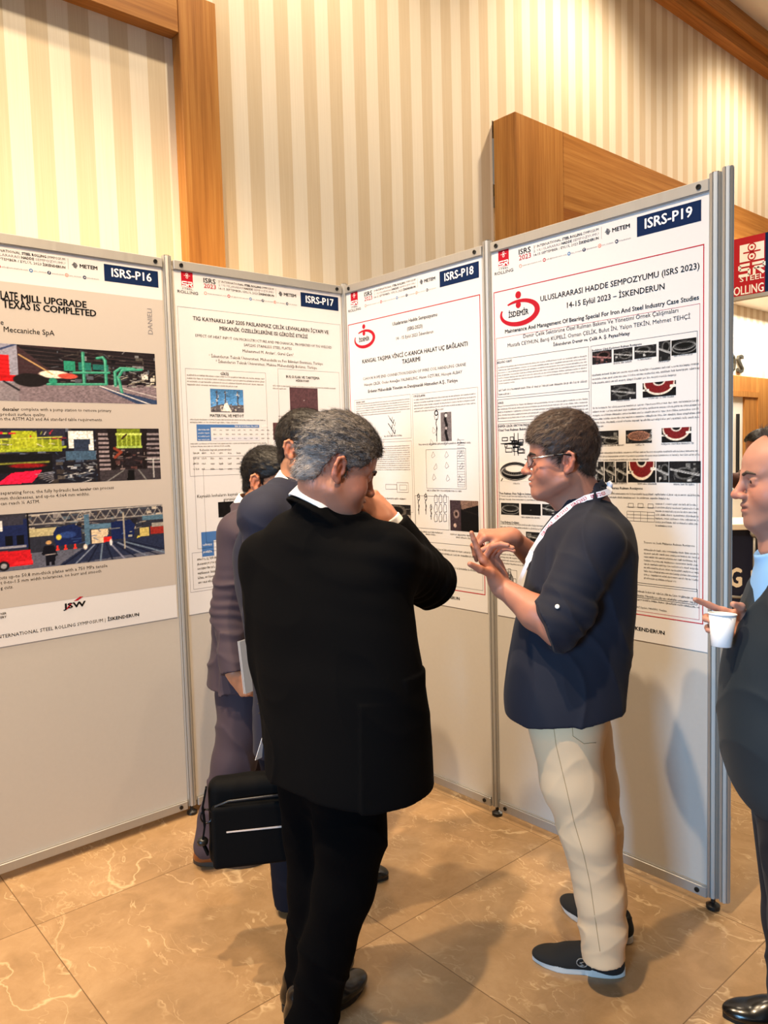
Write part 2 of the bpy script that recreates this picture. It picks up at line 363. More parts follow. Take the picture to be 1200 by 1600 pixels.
def rect(mb, x0, x1, z0, z1, y=-.0072): mb.quad((x0, y, z0), (x1, y, z0), (x1, y, z1), (x0, y, z1))
def disc(mb, x, z, r, y=-.0074, n=20, r2=0, sx=1.0):
    if r2:
        v = []; f = []
        for k in range(n): a = 2*math.pi*k/n; v += [(x+r*sx*math.cos(a), y, z+r*math.sin(a)), (x+r2*sx*math.cos(a), y, z+r2*math.sin(a))]
        for k in range(n): j = (k+1) % n; f.append((2*k, 2*j, 2*j+1, 2*k+1))
        mb.add(v, f)
    else: mb.add([(x+r*sx*math.cos(2*math.pi*k/n), y, z+r*math.sin(2*math.pi*k/n)) for k in range(n)], [tuple(range(n))])
def pline(mb, pts, w, y=-.0076):
    for (xa, za), (xb, zb) in zip(pts, pts[1:]):
        L = math.hypot(xb-xa, zb-za) or 1e-9; nx, nz = -(zb-za)/L*w/2, (xb-xa)/L*w/2
        mb.quad((xa-nx, y, za-nz), (xb-nx, y, zb-nz), (xb+nx, y, zb+nz), (xa+nx, y, za+nz))

# ------------------------------------------------------------------ printed photographs: painted into a fine grid of coloured points
class Pic:
    def __init__(s, w, h, c, seed): s.w, s.h = w, h; s.a = np.tile(np.array(c, np.float32), (h, w, 1)); s.r = np.random.RandomState(seed); s.X, s.Y = np.meshgrid((np.arange(w)+.5)/w, (np.arange(h)+.5)/h); s.as_ = w/h
    def mix(s, m, c): s.a = s.a*(1-m[..., None])+np.array(c, np.float32)*m[..., None]
    def rect(s, x0, y0, x1, y1, c): s.mix(((s.X >= x0) & (s.X < x1) & (s.Y >= y0) & (s.Y < y1)).astype(np.float32), c)
    def poly(s, pts, c):
        m = np.zeros_like(s.X, bool)
        for (xa, ya), (xb, yb) in zip(pts, pts[1:]+pts[:1]):
            if ya != yb: m ^= ((s.Y < ya) != (s.Y < yb)) & (s.X < (xb-xa)*(s.Y-ya)/(yb-ya)+xa)
        s.mix(m.astype(np.float32), c)
    def line(s, pts, wd, c):
        for (xa, ya), (xb, yb) in zip(pts, pts[1:]):
            dx, dy = (xb-xa)*s.as_, yb-ya; L = dx*dx+dy*dy+1e-9
            t = np.clip(((s.X-xa)*s.as_*dx+(s.Y-ya)*dy)/L, 0, 1)
            d = np.hypot((s.X-xa)*s.as_-t*dx, s.Y-ya-t*dy); s.mix(np.clip((wd/2-d)*s.h+.5, 0, 1), c)
    def ell(s, x, y, rx, ry, c, inner=0):
        d = np.hypot((s.X-x)/rx, (s.Y-y)/ry); m = np.clip((1-d)*min(rx*s.w, ry*s.h)+.5, 0, 1)
        if inner: m = m*np.clip((d-inner)*min(rx*s.w, ry*s.h)+.5, 0, 1)
        s.mix(m, c)
    def grain(s, amt, y0=0., y1=1., cx=1, cy=1):
        g = s.r.rand(max(2, s.h//cy), max(2, s.w//cx)); g = np.kron(g, np.ones((cy+1, cx+1)))[:s.h, :s.w]
        if g.shape != s.X.shape: g = np.resize(g, s.X.shape)
        m = ((s.Y >= y0) & (s.Y < y1))[..., None]; s.a = np.where(m, np.clip(s.a*(1+amt*(g[..., None]-.5)*2), 0, 1), s.a)
    def clutter(s, n, x0, y0, x1, y1, cols, mx=.06):
        for _ in range(n):
            x = s.r.uniform(x0, x1); y = s.r.uniform(y0, y1); c = cols[s.r.randint(len(cols))]
            w = s.r.uniform(.005, mx); h = s.r.uniform(.01, mx*1.6)
            if s.r.rand() < .5: s.rect(x, y, min(x+w, x1), min(y+h, y1), c)
            else: s.line([(x, y), (x+s.r.uniform(-1, 1)*mx*2, y+s.r.uniform(-1, 1)*mx*1.5)], .012, c)
def photo(i, name, tl, tr, bl, br, pic, parent):
    a, b, c, d = (ps(i, *q) for q in (tl, tr, bl, br)); x0 = (a[0]+c[0])/2; x1 = (b[0]+d[0])/2; zt = (a[1]+b[1])/2; zb = (c[1]+d[1])/2
    return photo_m(name, x0, x1, zb, zt, pic, parent)
def photo_m(name, x0, x1, zb, zt, pic, parent):
    w, h = pic.w, pic.h
    gx = x0+(x1-x0)*np.arange(w)/(w-1); gz = zt-(zt-zb)*np.arange(h)/(h-1); X, Z = np.meshgrid(gx, gz)
    v = np.stack([X, np.full_like(X, -.0075), Z], -1).reshape(-1, 3); k = np.arange(w*h).reshape(h, w)
    f = np.stack([k[1:, :-1], k[1:, 1:], k[:-1, 1:], k[:-1, :-1]], -1).reshape(-1, 4)
    c = pic.a.reshape(-1, 3); c = np.where(c <= .04045, c/12.92, ((c+.055)/1.055)**2.4)
    return mesh_obj(name, v, f, PHOTO, parent, cols=c)
DK = [(.05, .05, .07), (.12, .11, .13), (.2, .18, .18), (.3, .28, .27)]
def pic_pipes():
    p = Pic(190, 90, (.12, .10, .12), 3)
    p.rect(0, 0, .4, .55, (.22, .15, .17)); p.poly([(.12, 0), (1, .12), (1, .55), (.35, .5)], (.10, .09, .11))
    for k in range(7): p.line([(.15, .02+k*.07), (1, .14+k*.06)], .012, (.24, .19, .2))
    p.clutter(130, .35, .05, 1, .68, DK+[(.45, .45, .47), (.3, .32, .36)], .05)
    p.poly([(0, .72), (1, .62), (1, 1), (0, 1)], (.47, .42, .45)); p.grain(.10, .66, 1, 2, 1)
    p.poly([(.60, .68), (1, .92), (1, 1), (.86, 1)], (.18, .24, .36)); p.line([(.62, .68), (.95, 1)], .018, (.85, .83, .82)); p.line([(.7, .66), (1, .86)], .012, (.8, .78, .78))
    p.rect(0, 0, .13, 1, (.55, .55, .62)); p.line([(0, .15), (.13, .0)], .03, (.2, .25, .4)); p.rect(0, .2, .085, .62, (.80, .10, .12)); p.rect(0, .55, .12, .66, (.72, .08, .1))
    for k in range(5): p.line([(0, .28+k*.07), (.085, .3+k*.07)], .01, (.6, .05, .07))
    p.rect(0, .68, .13, 1, (.5, .47, .5)); p.line([(.05, .66), (.13, .8)], .03, (.12, .12, .15))
    p.ell(.34, .50, .09, .07, (.93, .87, .80)); p.ell(.42, .52, .06, .05, (.75, .3, .25)); p.ell(.2, .62, .1, .12, (.1, .09, .1)); p.line([(.14, .18), (.33, .5)], .02, (.75, .6, .4))
    g = (.16, .52, .42); gl = (.42, .72, .62)
    p.rect(.40, .24, .47, .42, g); p.rect(.49, .26, .57, .40, (.13, .42, .38)); p.rect(.58, .28, .68, .38, (.12, .38, .36))
    for pts in ([(.52, .08), (.52, .66)], [(.61, .16), (.645, .14), (.66, .2), (.66, .62)], [(.30, .68), (.66, .64)], [(.72, .66), (.72, .4), (.76, .32), (.85, .32)], [(.76, .78), (.74, .5), (.77, .36), (.9, .33)], [(.46, .45), (.68, .42)]):
        p.line(pts, .042, g); p.line([(x-.003, y-.008) for x, y in pts], .012, gl)
    p.ell(.33, .62, .025, .06, g); p.rect(.9, .42, .94, .52, (.85, .83, .8)); p.rect(.96, .48, .99, .56, (.8, .78, .75)); p.clutter(40, .78, .4, 1, .68, [(.6, .6, .6), (.05, .05, .06), (.7, .68, .62)], .03)
    p.grain(.10); return p
def pic_mill():
    p = Pic(200, 74, (.10, .10, .14), 5)
    p.clutter(200, 0, 0, 1, 1, DK+[(.25, .3, .4), (.35, .38, .45)], .05)
    p.rect(0, .18, .38, .42, (.5, .55, .12)); p.rect(0, .0, .40, .2, (.16, .16, .22)); p.rect(.1, .05, .24, .36, (.62, .66, .15)); p.clutter(30, 0, .0, .38, .3, [(.75, .15, .2), (.85, .83, .8), (.6, .65, .15), (.15, .15, .2)], .04)
    for k in range(9): p.line([(k*.045, .2), (k*.045, .38)], .018, (.72, .76, .25))
    p.line([(0, .2), (.38, .16)], .02, (.75, .78, .3)); p.line([(0, .40), (.4, .34)], .04, (.6, .66, .18))
    p.rect(.0, .46, .32, .78, (.07, .07, .09)); p.line([(.03, .62), (.3, .6)], .03, (.5, .5, .2)); p.ell(.18, .66, .1, .04, (.5, .08, .1))
    p.poly([(.09, .78), (.26, .74), (.2, .96), (.0, .98)], (.86, .10, .26))
    for k in range(6): p.line([(.22+k*.015, .82+k*.03), (.32, .78+k*.03)], .012, (.55, .55, .6))
    p.rect(.42, .06, .57, .36, (.86, .87, .86)); p.rect(.45, .2, .55, .42, (.16, .2, .28)); p.rect(.54, .3, .57, .4, (.9, .9, .9)); p.rect(.4, .42, .58, .58, (.25, .35, .45)); p.clutter(40, .38, .55, .58, 1, [(.6, .62, .66), (.1, .12, .16), (.3, .34, .4), (.8, .8, .8)], .04)
    p.rect(.585, .0, 1, 1, (.13, .11, .13))
    for k in range(9): p.rect(.6, .1+k*.08, .68, .14+k*.08, (.55, .5, .52)); p.rect(.91, .1+k*.09, 1, .14+k*.09, (.5, .46, .48))
    p.poly([(.66, 0), (.72, 0), (.7, .8), (.67, .8)], (.1, .08, .09)); p.poly([(.88, 0), (.92, 0), (.9, .8), (.88, .8)], (.1, .08, .09))
    p.rect(.72, .02, .87, .34, (.42, .48, .12)); [p.line([(.72+k*.03, .1), (.72+k*.03, .36)], .02, (.66, .74, .3)) for k in range(6)]; p.rect(.71, .1, .88, .14, (.75, .82, .4)); p.rect(.71, .34, .88, .38, (.6, .7, .35))
    p.line([(.75, .2), (.78, .12)], .03, (.2, .12, .1)); p.clutter(50, .68, .4, .9, .78, [(.45, .4, .4), (.08, .06, .07), (.3, .2, .2)], .04); p.line([(.70, .55), (.74, .45), (.70, .38)], .05, (.5, .22, .16))
    p.rect(.6, .78, 1, 1, (.22, .2, .22)); p.poly([(.78, .8), (.82, .8), (.82, 1), (.77, 1)], (.05, .05, .06)); p.line([(.75, .8), (.64, 1)], .02, (.5, .5, .5)); p.line([(.85, .8), (.9, 1)], .02, (.5, .5, .5)); p.line([(.9, .6), (1, .6)], .02, (.75, .75, .75)); p.line([(.95, .6), (.95, .95)], .02, (.75, .75, .75))
    p.grain(.15); return p
def pic_plates():
    p = Pic(200, 78, (.16, .17, .22), 8)
    p.rect(0, 0, 1, .28, (.2, .2, .24)); p.clutter(160, 0, .02, 1, .42, [(.5, .48, .48), (.7, .66, .6), (.12, .12, .15), (.3, .36, .42), (.25, .22, .22)], .05)
    for k in range(14): p.line([(.18+k*.06, .06), (.21+k*.06, .2), (.24+k*.06, .06)], .012, (.62, .6, .58))
    p.line([(.18, .05), (1, .02)], .02, (.7, .68, .66)); p.line([(.18, .22), (1, .2)], .02, (.6, .58, .56))
    p.rect(.18, .30, .34, .44, (.7, .66, .5)); p.rect(.5, .3, .66, .38, (.32, .45, .55)); p.rect(.54, .4, .64, .66, (.82, .74, .62)); p.rect(.5, .1, .53, .7, (.3, .42, .52)); p.rect(.86, .2, 1, .3, (.3, .42, .5))
    b = (.08, .13, .30)
    p.poly([(.34, .3), (.44, .26), (.48, .34), (.48, .62), (.33, .64), (.32, .4)], b); p.poly([(.66, .28), (.78, .26), (.81, .36), (.8, .62), (.66, .62)], b); p.ell(.4, .45, .05, .06, (.16, .25, .48)); p.clutter(24, .33, .4, .8, .62, [(.1, .16, .36), (.2, .3, .5), (.6, .6, .55)], .03)
    p.rect(.84, .44, .9, .6, (.75, .68, .4)); p.rect(.91, .42, 1, .58, (.55, .16, .14)); p.rect(.92, .36, 1, .44, (.6, .58, .55)); p.ell(.35, .48, .015, .05, (.85, .78, .3)); p.ell(.83, .62, .01, .04, (.85, .78, .3))
    for x in (.34, .385, .44): p.poly([(x-.012, .74), (x, .6), (x+.012, .74)], (.86, .2, .16))
    p.rect(.61, .55, .66, .66, (.82, .16, .14))
    p.rect(0, .72, 1, 1, (.35, .36, .42)); p.poly([(.52, .66), (1, .6), (1, .9), (.34, 1), (.36, .95)], (.14, .17, .27))
    for k in range(11): p.line([(.53+k*.024, .68), (.36+k*.075, 1)], .022, (.45+.03*(k % 3), .5+.02*(k % 2), .6) if k % 2 else (.08, .10, .18))
    p.ell(.5, .7, .012, .05, (.9, .85, .8)); p.ell(.655, .66, .008, .06, (.95, .95, .95)); p.line([(.74, .12), (.74, .8)], .02, (.7, .66, .58))
    p.rect(0, .1, .18, .62, (.10, .14, .30)); p.rect(0, .05, .16, .2, (.2, .2, .25)); p.rect(.02, .12, .05, .3, (.85, .85, .85)); p.rect(.06, .38, .1, .55, (.04, .05, .08)); p.rect(.12, .38, .16, .55, (.04, .05, .08)); p.rect(0, .56, .17, .6, (.55, .55, .6))
    p.poly([(0, .64), (.19, .66), (.2, .92), (.0, .92)], (.76, .10, .14)); p.rect(.1, .84, .2, .9, (.9, .15, .18)); p.ell(.045, .9, .03, .085, (.1, .1, .12)); p.ell(.045, .9, .016, .045, (.6, .6, .62)); p.rect(.18, .0, .19, .66, (.05, .05, .07))
    p.ell(.292, .56, .016, .035, (.8, .62, .4)); p.poly([(.265, .62), (.32, .62), (.34, .8), (.325, .82), (.32, .98), (.3, .98), (.295, .85), (.29, .98), (.27, .98), (.268, .8), (.25, .76)], (.06, .06, .10)); p.line([(.27, .78), (.325, .77)], .015, (.7, .66, .66))
    p.grain(.10); return p
def pic_plant():
    p = Pic(60, 42, (.30, .52, .74), 11); p.a *= (0.8+.5*p.Y)[..., None]
    for x in (.2, .82, .45): p.line([(x, .1), (x, .9)], .05, (.3, .3, .34)); p.clutter(16, x-.05, .1, x+.05, .9, [(.75, .75, .75), (.15, .16, .2)], .05)
    p.poly([(0, .8), (.3, .66), (.6, .7), (1, .66), (1, 1), (0, 1)], (.35, .34, .36)); p.clutter(50, 0, .55, 1, 1, [(.75, .73, .7), (.2, .2, .24), (.5, .48, .5)], .08); p.poly([(.42, .62), (.5, .58), (.62, .95), (.34, .95)], (.9, .88, .86)); p.grain(.12); return p
def pic_flat(w, h, c, seed, gr=.1): p = Pic(w, h, c, seed); p.grain(gr, 0, 1, 1, 1); p.ell(.5, .55, .015, .02, (.8, .75, .75)); return p
def pic_bearing(w, h, seed, bg=(.85, .84, .83)):
    p = Pic(w, h, bg, seed); p.ell(.52, .5, .5, .46, (.05, .05, .06)); p.ell(.52, .42, .44, .30, (.62, .62, .62)); p.ell(.52, .40, .42, .27, (.08, .08, .09)); p.ell(.52, .36, .32, .18, bg)
    for k in range(16): a = math.pi*k/15; p.line([(.52+.40*math.cos(a), .42+.24*math.sin(a)), (.52+.34*math.cos(a), .38+.2*math.sin(a))], .02, (.4, .4, .4))
    p.ell(.52, .56, .49, .36, (.7, .7, .7), .93); p.line([(.1, .85), (.05, .98)], .04, (.1, .1, .1)); return p
def pic_red(w, h, seed):
    p = Pic(w, h, (.06, .06, .07), seed); p.ell(.5, .1, .46, .78, (.86, .80, .74)); p.ell(.5, .05, .42, .70, (.42, .10, .11)); p.ell(.5, .0, .18, .28, (.8, .76, .72)); p.ell(.5, -.03, .14, .22, (.07, .07, .08)); p.rect(.0, .45, .2, .58, (.85, .83, .8)); p.rect(.82, .28, 1, .42, (.85, .83, .8)); p.ell(.1, .5, .03, .05, (.2, .2, .2)); p.grain(.1); return p
def pic_dark(w, h, seed, tint=(1, 1, 1), cover=False):
    p = Pic(w, h, (.10, .10, .11), seed); t = np.array(tint)
    p.clutter(26, 0, 0, 1, 1, [tuple(t*k) for k in (.05, .14, .25, .4, .62)], .22)
    x, y = p.r.uniform(.3, .7, 2); p.ell(x, y, .34, .28, tuple(t*.32)); p.ell(x, y, .24, .2, tuple(t*.06)); p.line([(.05, .35), (.95, .6)], .06, tuple(t*.55)); p.line([(.05, .4), (.95, .66)], .03, tuple(t*.8))
    if cover: p.ell(.5, .45, .42, .35, (.6, .43, .36)); p.ell(.5, .45, .36, .28, (.42, .30, .26))
    p.grain(.2); return p
def pic_hook(w, h, seed):
    p = Pic(w, h, (.42, .39, .40), seed); p.line([(.5, .05), (.42, .25), (.55, .45), (.45, .7), (.6, .95)], .1, (.08, .07, .08)); p.ell(.5, .12, .12, .06, (.8, .8, .8)); p.ell(.5, .55, .09, .05, (.75, .7, .7)); p.grain(.1); return p
def pic_crane(w, h, seed):
    p = Pic(w, h, (.05, .045, .05), seed); p.rect(0, 0, .38, 1, (.22, .17, .19)); p.poly([(.38, 0), (1, 0), (1, .14), (.42, .3)], (.45, .36, .32)); p.ell(.23, .45, .1, .14, (.5, .42, .4)); p.ell(.23, .45, .05, .07, (.15, .1, .1)); p.ell(.18, .82, .05, .07, (.75, .65, .6)); p.line([(.4, .3), (1, .45)], .03, (.12, .1, .1)); p.grain(.15); return p

# ------------------------------------------------------------------ what every poster carries in its head
def header(i, root, dx=0.0):
    plate = MB(); rect(plate, .714, .954, 2.404, 2.4745); pl = plate.build('code_plate', NAVY, root)
    t = MB(); put_text(t, 'ISRS-P%d' % i, .745, .923, 2.4265, bold=.022, y=-.0078); t.build('code_lettering', WHITEI, pl)
    lg = MB(); rect(lg, .064, .121, 2.424, 2.492); lo = lg.build('symposium_logo', REDI, root)
    w = MB(); disc(w, .0925, 2.4805, .0055, r2=.0038); disc(w, .0925, 2.4675, .0055, r2=.0038); rect(w, .077, .108, 2.4735, 2.4748, -.0076)
    pline(w, [(.092, 2.4465), (.068, 2.4465), (.068, 2.4365), (.0905, 2.4365), (.0905, 2.4275), (.066, 2.4275)], .0045); pline(w, [(.095, 2.4465), (.116, 2.4465), (.116, 2.4375), (.097, 2.4375), (.097, 2.426)], .0045); pline(w, [(.104, 2.4375), (.118, 2.426)], .0045); w.build('roller_mark', WHITEI, lo)
    k = MB(); put_text(k, 'STEEL', .066, .119, 2.4125, h=.0075, res=1); put_text(k, 'ROLLING', .043, .144, 2.3945, h=.0125, bold=.004)
    put_text(k, 'ISRS', .174, .236, 2.4545, h=.021, bold=.016)
    put_text(k, '2  INTERNATIONAL', .251, .385, 2.4645, h=.0095, res=1); put_text(k, 'nd', .256, .262, 2.470, h=.005, res=1); put_text(k, 'STEEL ROLLING', .390, .482, 2.4645, h=.0095, bold=.03, res=1); put_text(k, 'SYMPOSIUM', .487, .555, 2.4645, h=.0095, res=1)
    put_text(k, 'HADDE', .387, .435, 2.4485, h=.0095, bold=.03, res=1); put_text(k, '14-15 SEPTEMBER / EYLÜL 2023', .251, .462, 2.4325, h=.0095, res=1); put_text(k, 'İSKENDERUN', .467, .555, 2.4325, h=.0095, bold=.03, res=1)
    rect(k, .5665, .5675, 2.431, 2.4745); put_text(k, 'METEM', .613, .686, 2.4445, h=.0145, bold=.03)
    for q in range(5): pline(k, [(.582+.004*abs(q-2), 2.4605-q*.0045), (.590, 2.4625-q*.0045), (.597, 2.4585-q*.0045), (.605-.003*abs(q-2), 2.4605-q*.0045)], .0026)
    k.build('header_lettering', INK, root)
    g = MB(); put_text(g, '2. ULUSLARARASI', .251, .382, 2.4485, h=.0095, res=1); put_text(g, 'SEMPOZYUMU', .440, .555, 2.4485, h=.0095, res=1)
    for s, xa, xb in (('www.isrs-metem.com', .192, .290), ('info@isrs-metem.com', .313, .410), ('isrs_metem', .430, .480), ('isrs.metem', .500, .548), ('isrs_metem', .569, .617), ('isrs-metem', .641, .690)): put_text(g, s, xa, xb, 2.4045, h=.0062, res=1)
    g.build('small_header_lettering', INKG, root)
    r = MB(); put_text(r, '2023', .175, .237, 2.4315, h=.019, bold=.006); disc(r, .303, 2.4075, .0072, r2=.004); r.build('year_lettering', REDI, root)
    d = MB(); disc(d, .182, 2.4075, .0072, r2=.005); disc(d, .559, 2.4075, .0072); d.build('round_icon', ORI, root)
    d = MB(); disc(d, .421, 2.4075, .0072, r2=.0035); d.build('round_icon', BLUEI, root)
    d = MB(); disc(d, .490, 2.4075, .0072); disc(d, .631, 2.4075, .0072); d.build('round_icon', NAVY, root)
    m = MB(); put_text(m, 'f', .488, .4925, 2.4035, y=-.0079, bold=.03, res=1); put_text(m, 'in', .6275, .6345, 2.4045, y=-.0079, bold=.02, res=1); disc(m, .559, 2.4075, .0042, y=-.0079, r2=.0028); m.build('icon_mark', WHITEI, root)
POSTER_LABEL = {16: 'grey poster coded P16 with three large steel mill photographs', 17: 'cream poster coded P17 with two blue tables, behind the purple-grey suit',
                18: 'poster coded P18 with line drawings of hooks, right of the inner corner', 19: 'poster coded P19 with many bearing photographs, behind the navy shirt'}
def poster(i, zb):
    o, a = PAN[i]; r = empty('poster', o, a, label=POSTER_LABEL[i], cat='poster', group='symposium posters')
    MB().box(.028, PW[i]-.030, -.0068, -.0044, zb, 2.4965).build('sheet', SHEET, r); header(i, r); return r
def footer(k, x1, z):
    put_text(k, '2023', x1-.655, x1-.603, z, h=.0135, bold=.03, res=1); put_text(k, '| INTERNATIONAL STEEL ROLLING SYMPOSIUM |', x1-.590, x1-.150, z, h=.0135, res=1); put_text(k, 'İSKENDERUN', x1-.140, x1, z, h=.0135, bold=.03, res=1)
def isdemir(root, x, z, k=1.0, kz=1.0):
    b = MB(); n = 40
    for e, th in ((.072, .014), ):
        v = []; f = []
        for q in range(n+1):
            t = math.radians(128+q/n*-(330)) ; wdt = .0060+.0130*abs(math.sin((q/n)*math.pi*1.02))**.8
            v += [(x+k*(.098+wdt*.5)*math.cos(t), -.0076, z+kz*(.047+wdt*.55)*math.sin(t)), (x+k*(.098-wdt*.9)*math.cos(t), -.0076, z+kz*(.047-wdt*.55)*math.sin(t))]
        for q in range(n): f.append((2*q, 2*q+1, 2*q+3, 2*q+2))
        b.add(v, f)
    disc(b, x-.003*k, z+kz*.072, .0150*k, y=-.0078, sx=1); disc(b, x-.003*k, z+kz*.031, .0135*k, y=-.0078)
    b.build('company_logo', REDI, root)
    t = MB(); put_text(t, 'İSDEMİR', x-.056*k, x+.050*k, z-.014*kz, h=.022*kz, bold=.028); t.build('logo_lettering', INK, root)

# ---- P16
R16 = poster(16, .935)
g = MB(); rect(g, .028, .970, 1.085, 2.352, -.0071); g.build('grey_field', BAND, R16)
t = MB()
def T(i, mb, s, p0, p1, bold=0, h=None, res=2):
    a, b = ps(i, *p0), ps(i, *p1); put_text(mb, s, a[0], b[0], (a[1]+b[1])/2, bold=bold, h=h, res=res)
zz = lambda x, y: (x/4.444, 350+y/4.444)
x1 = ps(16, *zz(598, 585))[0]; zt1 = ps(16, *zz(598, 585))[1]; x2 = ps(16, *zz(665, 645))[0]; z2_ = ps(16, *zz(665, 645))[1]
xa = ps(16, *zz(143, 538))[0]; xb = ps(16, *zz(230, 612))[0]
put_text(t, 'MILL UPGRADE', xa, x1, zt1, bold=.035); put_text(t, 'LATE', ps(16, *zz(0, 520))[0], ps(16, *zz(122, 537))[0], zt1, bold=.035, h=.031); put_text(t, 'P', ps(16, *zz(0, 520))[0]-.030, ps(16, *zz(0, 520))[0]-.006, zt1, bold=.035, h=.031)
put_text(t, 'IS COMPLETED', xb, x2, z2_, bold=.035); put_text(t, 'TEXAS', ps(16, *zz(15, 600))[0], ps(16, *zz(210, 612))[0], z2_, bold=.035, h=.031)
T(16, t, 'Meccaniche SpA', zz(22, 750), zz(374, 775), .006); T(16, t, 'e', zz(0, 700), zz(22, 702))
t.build('title_lettering', INK, R16)
t = MB()
T(16, t, 'descaler', zz(12, 1297), zz(130, 1298), .02, res=1); T(16, t, 'complete with a pump station to remove primary', zz(142, 1300), zz(768, 1303), res=1)
T(16, t, 'product surface quality.', zz(0, 1333), zz(313, 1334), res=1); T(16, t, 'n the ASTM A20 and A6 standard table requirements.', zz(0, 1366), zz(708, 1367), res=1)
zz = lambda x, y: (x/4.0, 650+y/4.0)
T(16, t, 'separating force, the fully hydraulic', zz(0, 492), zz(440, 470), res=1); T(16, t, 'hot leveler', zz(450, 470), zz(568, 463), .02, res=1); T(16, t, 'can process', zz(576, 462), zz(707, 455), res=1)
T(16, t, 'mm thicknesses, and up-to 4,064 mm widths.', zz(0, 524), zz(556, 496), res=1); T(16, t, 'can reach ¼ ASTM.', zz(0, 557), zz(245, 543), res=1)
T(16, t, 'cuts up-to 50.8 mm-thick plates with a 750 MPa tensile', zz(-12, 1022), zz(667, 942), res=1); T(16, t, 't 0-to-1.5 mm width tolerances, no burr and smooth', zz(0, 1054), zz(629, 974), res=1); T(16, t, 'g cuts.', zz(0, 1083), zz(80, 1075), res=1)
T(16, t, 'NER', zz(0, 1241), zz(37, 1237), .01, res=1); T(16, t, 'ERY', zz(0, 1264), zz(37, 1259), .01, res=1)
footer(t, ps(16, *zz(865, 1245))[0], .5*(ps(16, *zz(865, 1245))[1]+ps(16, *zz(480, 1312))[1]))
t.build('body_lettering', INK, R16)
zz = lambda x, y: (x/4.444, 350+y/4.444)
v, f = text_mesh('DANIELI', .0); lo, hi = v[:, 0].min(), v[:, 0].max(); a, b = ps(16, *zz(1056, 768)), ps(16, *zz(1056, 592)); k = (b[1]-a[1])/(hi-lo)
mesh_obj('sponsor_lettering', [(a[0]-q[1]*k, -.0078, a[1]+(q[0]-lo)*k) for q in v], f, INKG, R16)
photo(16, 'photograph', zz(-40, 838), zz(1068, 893), zz(-40, 1232), zz(1085, 1248), pic_pipes(), R16)
zz = lambda x, y: (x/4.0, 650+y/4.0)
photo(16, 'photograph', zz(-40, 78), zz(988, 78), zz(-40, 440), zz(1000, 392), pic_mill(), R16)
photo(16, 'photograph', zz(-40, 628), zz(1010, 543), zz(-40, 982), zz(1025, 858), pic_plates(), R16)
lgx, lgz = ps(16, *zz(465, 1185)); t = MB(); put_text(t, 'JSW', lgx-.048, lgx+.045, lgz-.006, h=.021, bold=.035); t.build('sponsor_logo', INK, R16)
t = MB(); t.add([(lgx-.005, -.0079, lgz+.020), (lgx+.012, -.0079, lgz+.021), (lgx+.036, -.0079, lgz+.034), (lgx+.022, -.0079, lgz+.036)], [(0, 1, 2, 3)]); t.add([(lgx-.04, -.0079, lgz-.012), (lgx-.025, -.0079, lgz-.006), (lgx-.012, -.0079, lgz+.012), (lgx-.02, -.0079, lgz+.012)], [(0, 1, 2, 3)]); t.build('logo_flame', REDI, R16)

# ---- P17
R17 = poster(17, .935); rng = random.Random(17)
zz = lambda x, y: (250+x/4, 390+y/4)
fl = MB(); frame(fl, .039, .962, 1.038, 2.334, .0014)
def B(i, mb, tl, tr, bl, br, w=.0014):
    a, b, c, d = (ps(i, *q) for q in (tl, tr, bl, br)); q = ((a[0]+c[0])/2, (b[0]+d[0])/2, (c[1]+d[1])/2, (a[1]+b[1])/2); frame(mb, *q, w); return q
bz = lambda x, y: (270+x/4.57, 580+y/4.57)
t = MB()
T(17, t, 'TIG KAYNAKLI SAF 2205 PASLANMAZ ÇELİK LEVHALARIN İÇYAPI VE', zz(200, 442), zz(1048, 528), .018); T(17, t, 'MEKANİK ÖZELLİKLERİNE ISI GİRDİSİ ETKİSİ', zz(368, 505), zz(918, 555), .018)
t.build('title_lettering', INK, R17); t = MB()
T(17, t, 'EFFECT OF HEAT INPUT ON MICROSTRUCTURE AND MECHANICAL PROPERTIES OF TIG WELDED', zz(217, 548), zz(1068, 618), res=1); T(17, t, 'SAF2205 STAINLESS STEEL PLATES', zz(520, 606), zz(818, 628), res=1)
T(17, t, 'Muhammed M. Arslan¹, Gürel Çam²', zz(512, 645), zz(830, 664), res=1); T(17, t, '¹ İskenderun Teknik Üniversitesi, Mühendislik ve Fen Bilimleri Enstitüsü, Türkiye', zz(303, 675), zz(1012, 722), res=1); T(17, t, '² İskenderun Teknik Üniversitesi, Makine Mühendisliği Bölümü, Türkiye', zz(345, 708), zz(975, 748), res=1)
T(17, t, 'GİRİŞ', bz(333, 27), bz(393, 30), .02, res=1); T(17, t, 'MATERYAL VE METOT', bz(260, 326), bz(502, 330), .02, res=1); T(17, t, 'BULGULAR VE TARTIŞMA', zz(783, 803), zz(992, 812), .02, res=1); T(17, t, 'MİKROYAPI', zz(845, 826), zz(925, 830), .02, res=1)
T(17, t, 'Kullanılan kaynak parametreleri', bz(187, 570), bz(412, 565), .0, res=1)
xx0, zz0 = ps(17, *bz(395, 890)); put_text(t, 'Kaynaklı levhaların kaynak birleştirmelerinin', xx0-.165, xx0+.20, zz0, res=1); put_text(t, 'görünümleri', xx0-.03, xx0+.07, zz0-.022, res=1)
footer(t, .86, .972); t.build('body_lettering', INK, R17)
q1 = B(17, fl, zz(150, 744), zz(662, 770), bz(120, 745), bz(676, 735)); q1 = (q1[0], .545, q1[2], q1[3]); 
zt, zb_ = q1[3], q1[2]
frame(fl, .56, .945, 1.40, 2.085, .0014)
frame(fl, .085, .93, 1.235, 1.66, .0014); frame(fl, .13, .89, 1.26, 1.60, .0012); frame(fl, .055, .945, 1.05, 1.22, .0014)
fl.build('printed_frame', INKG, R17)
p = MB()
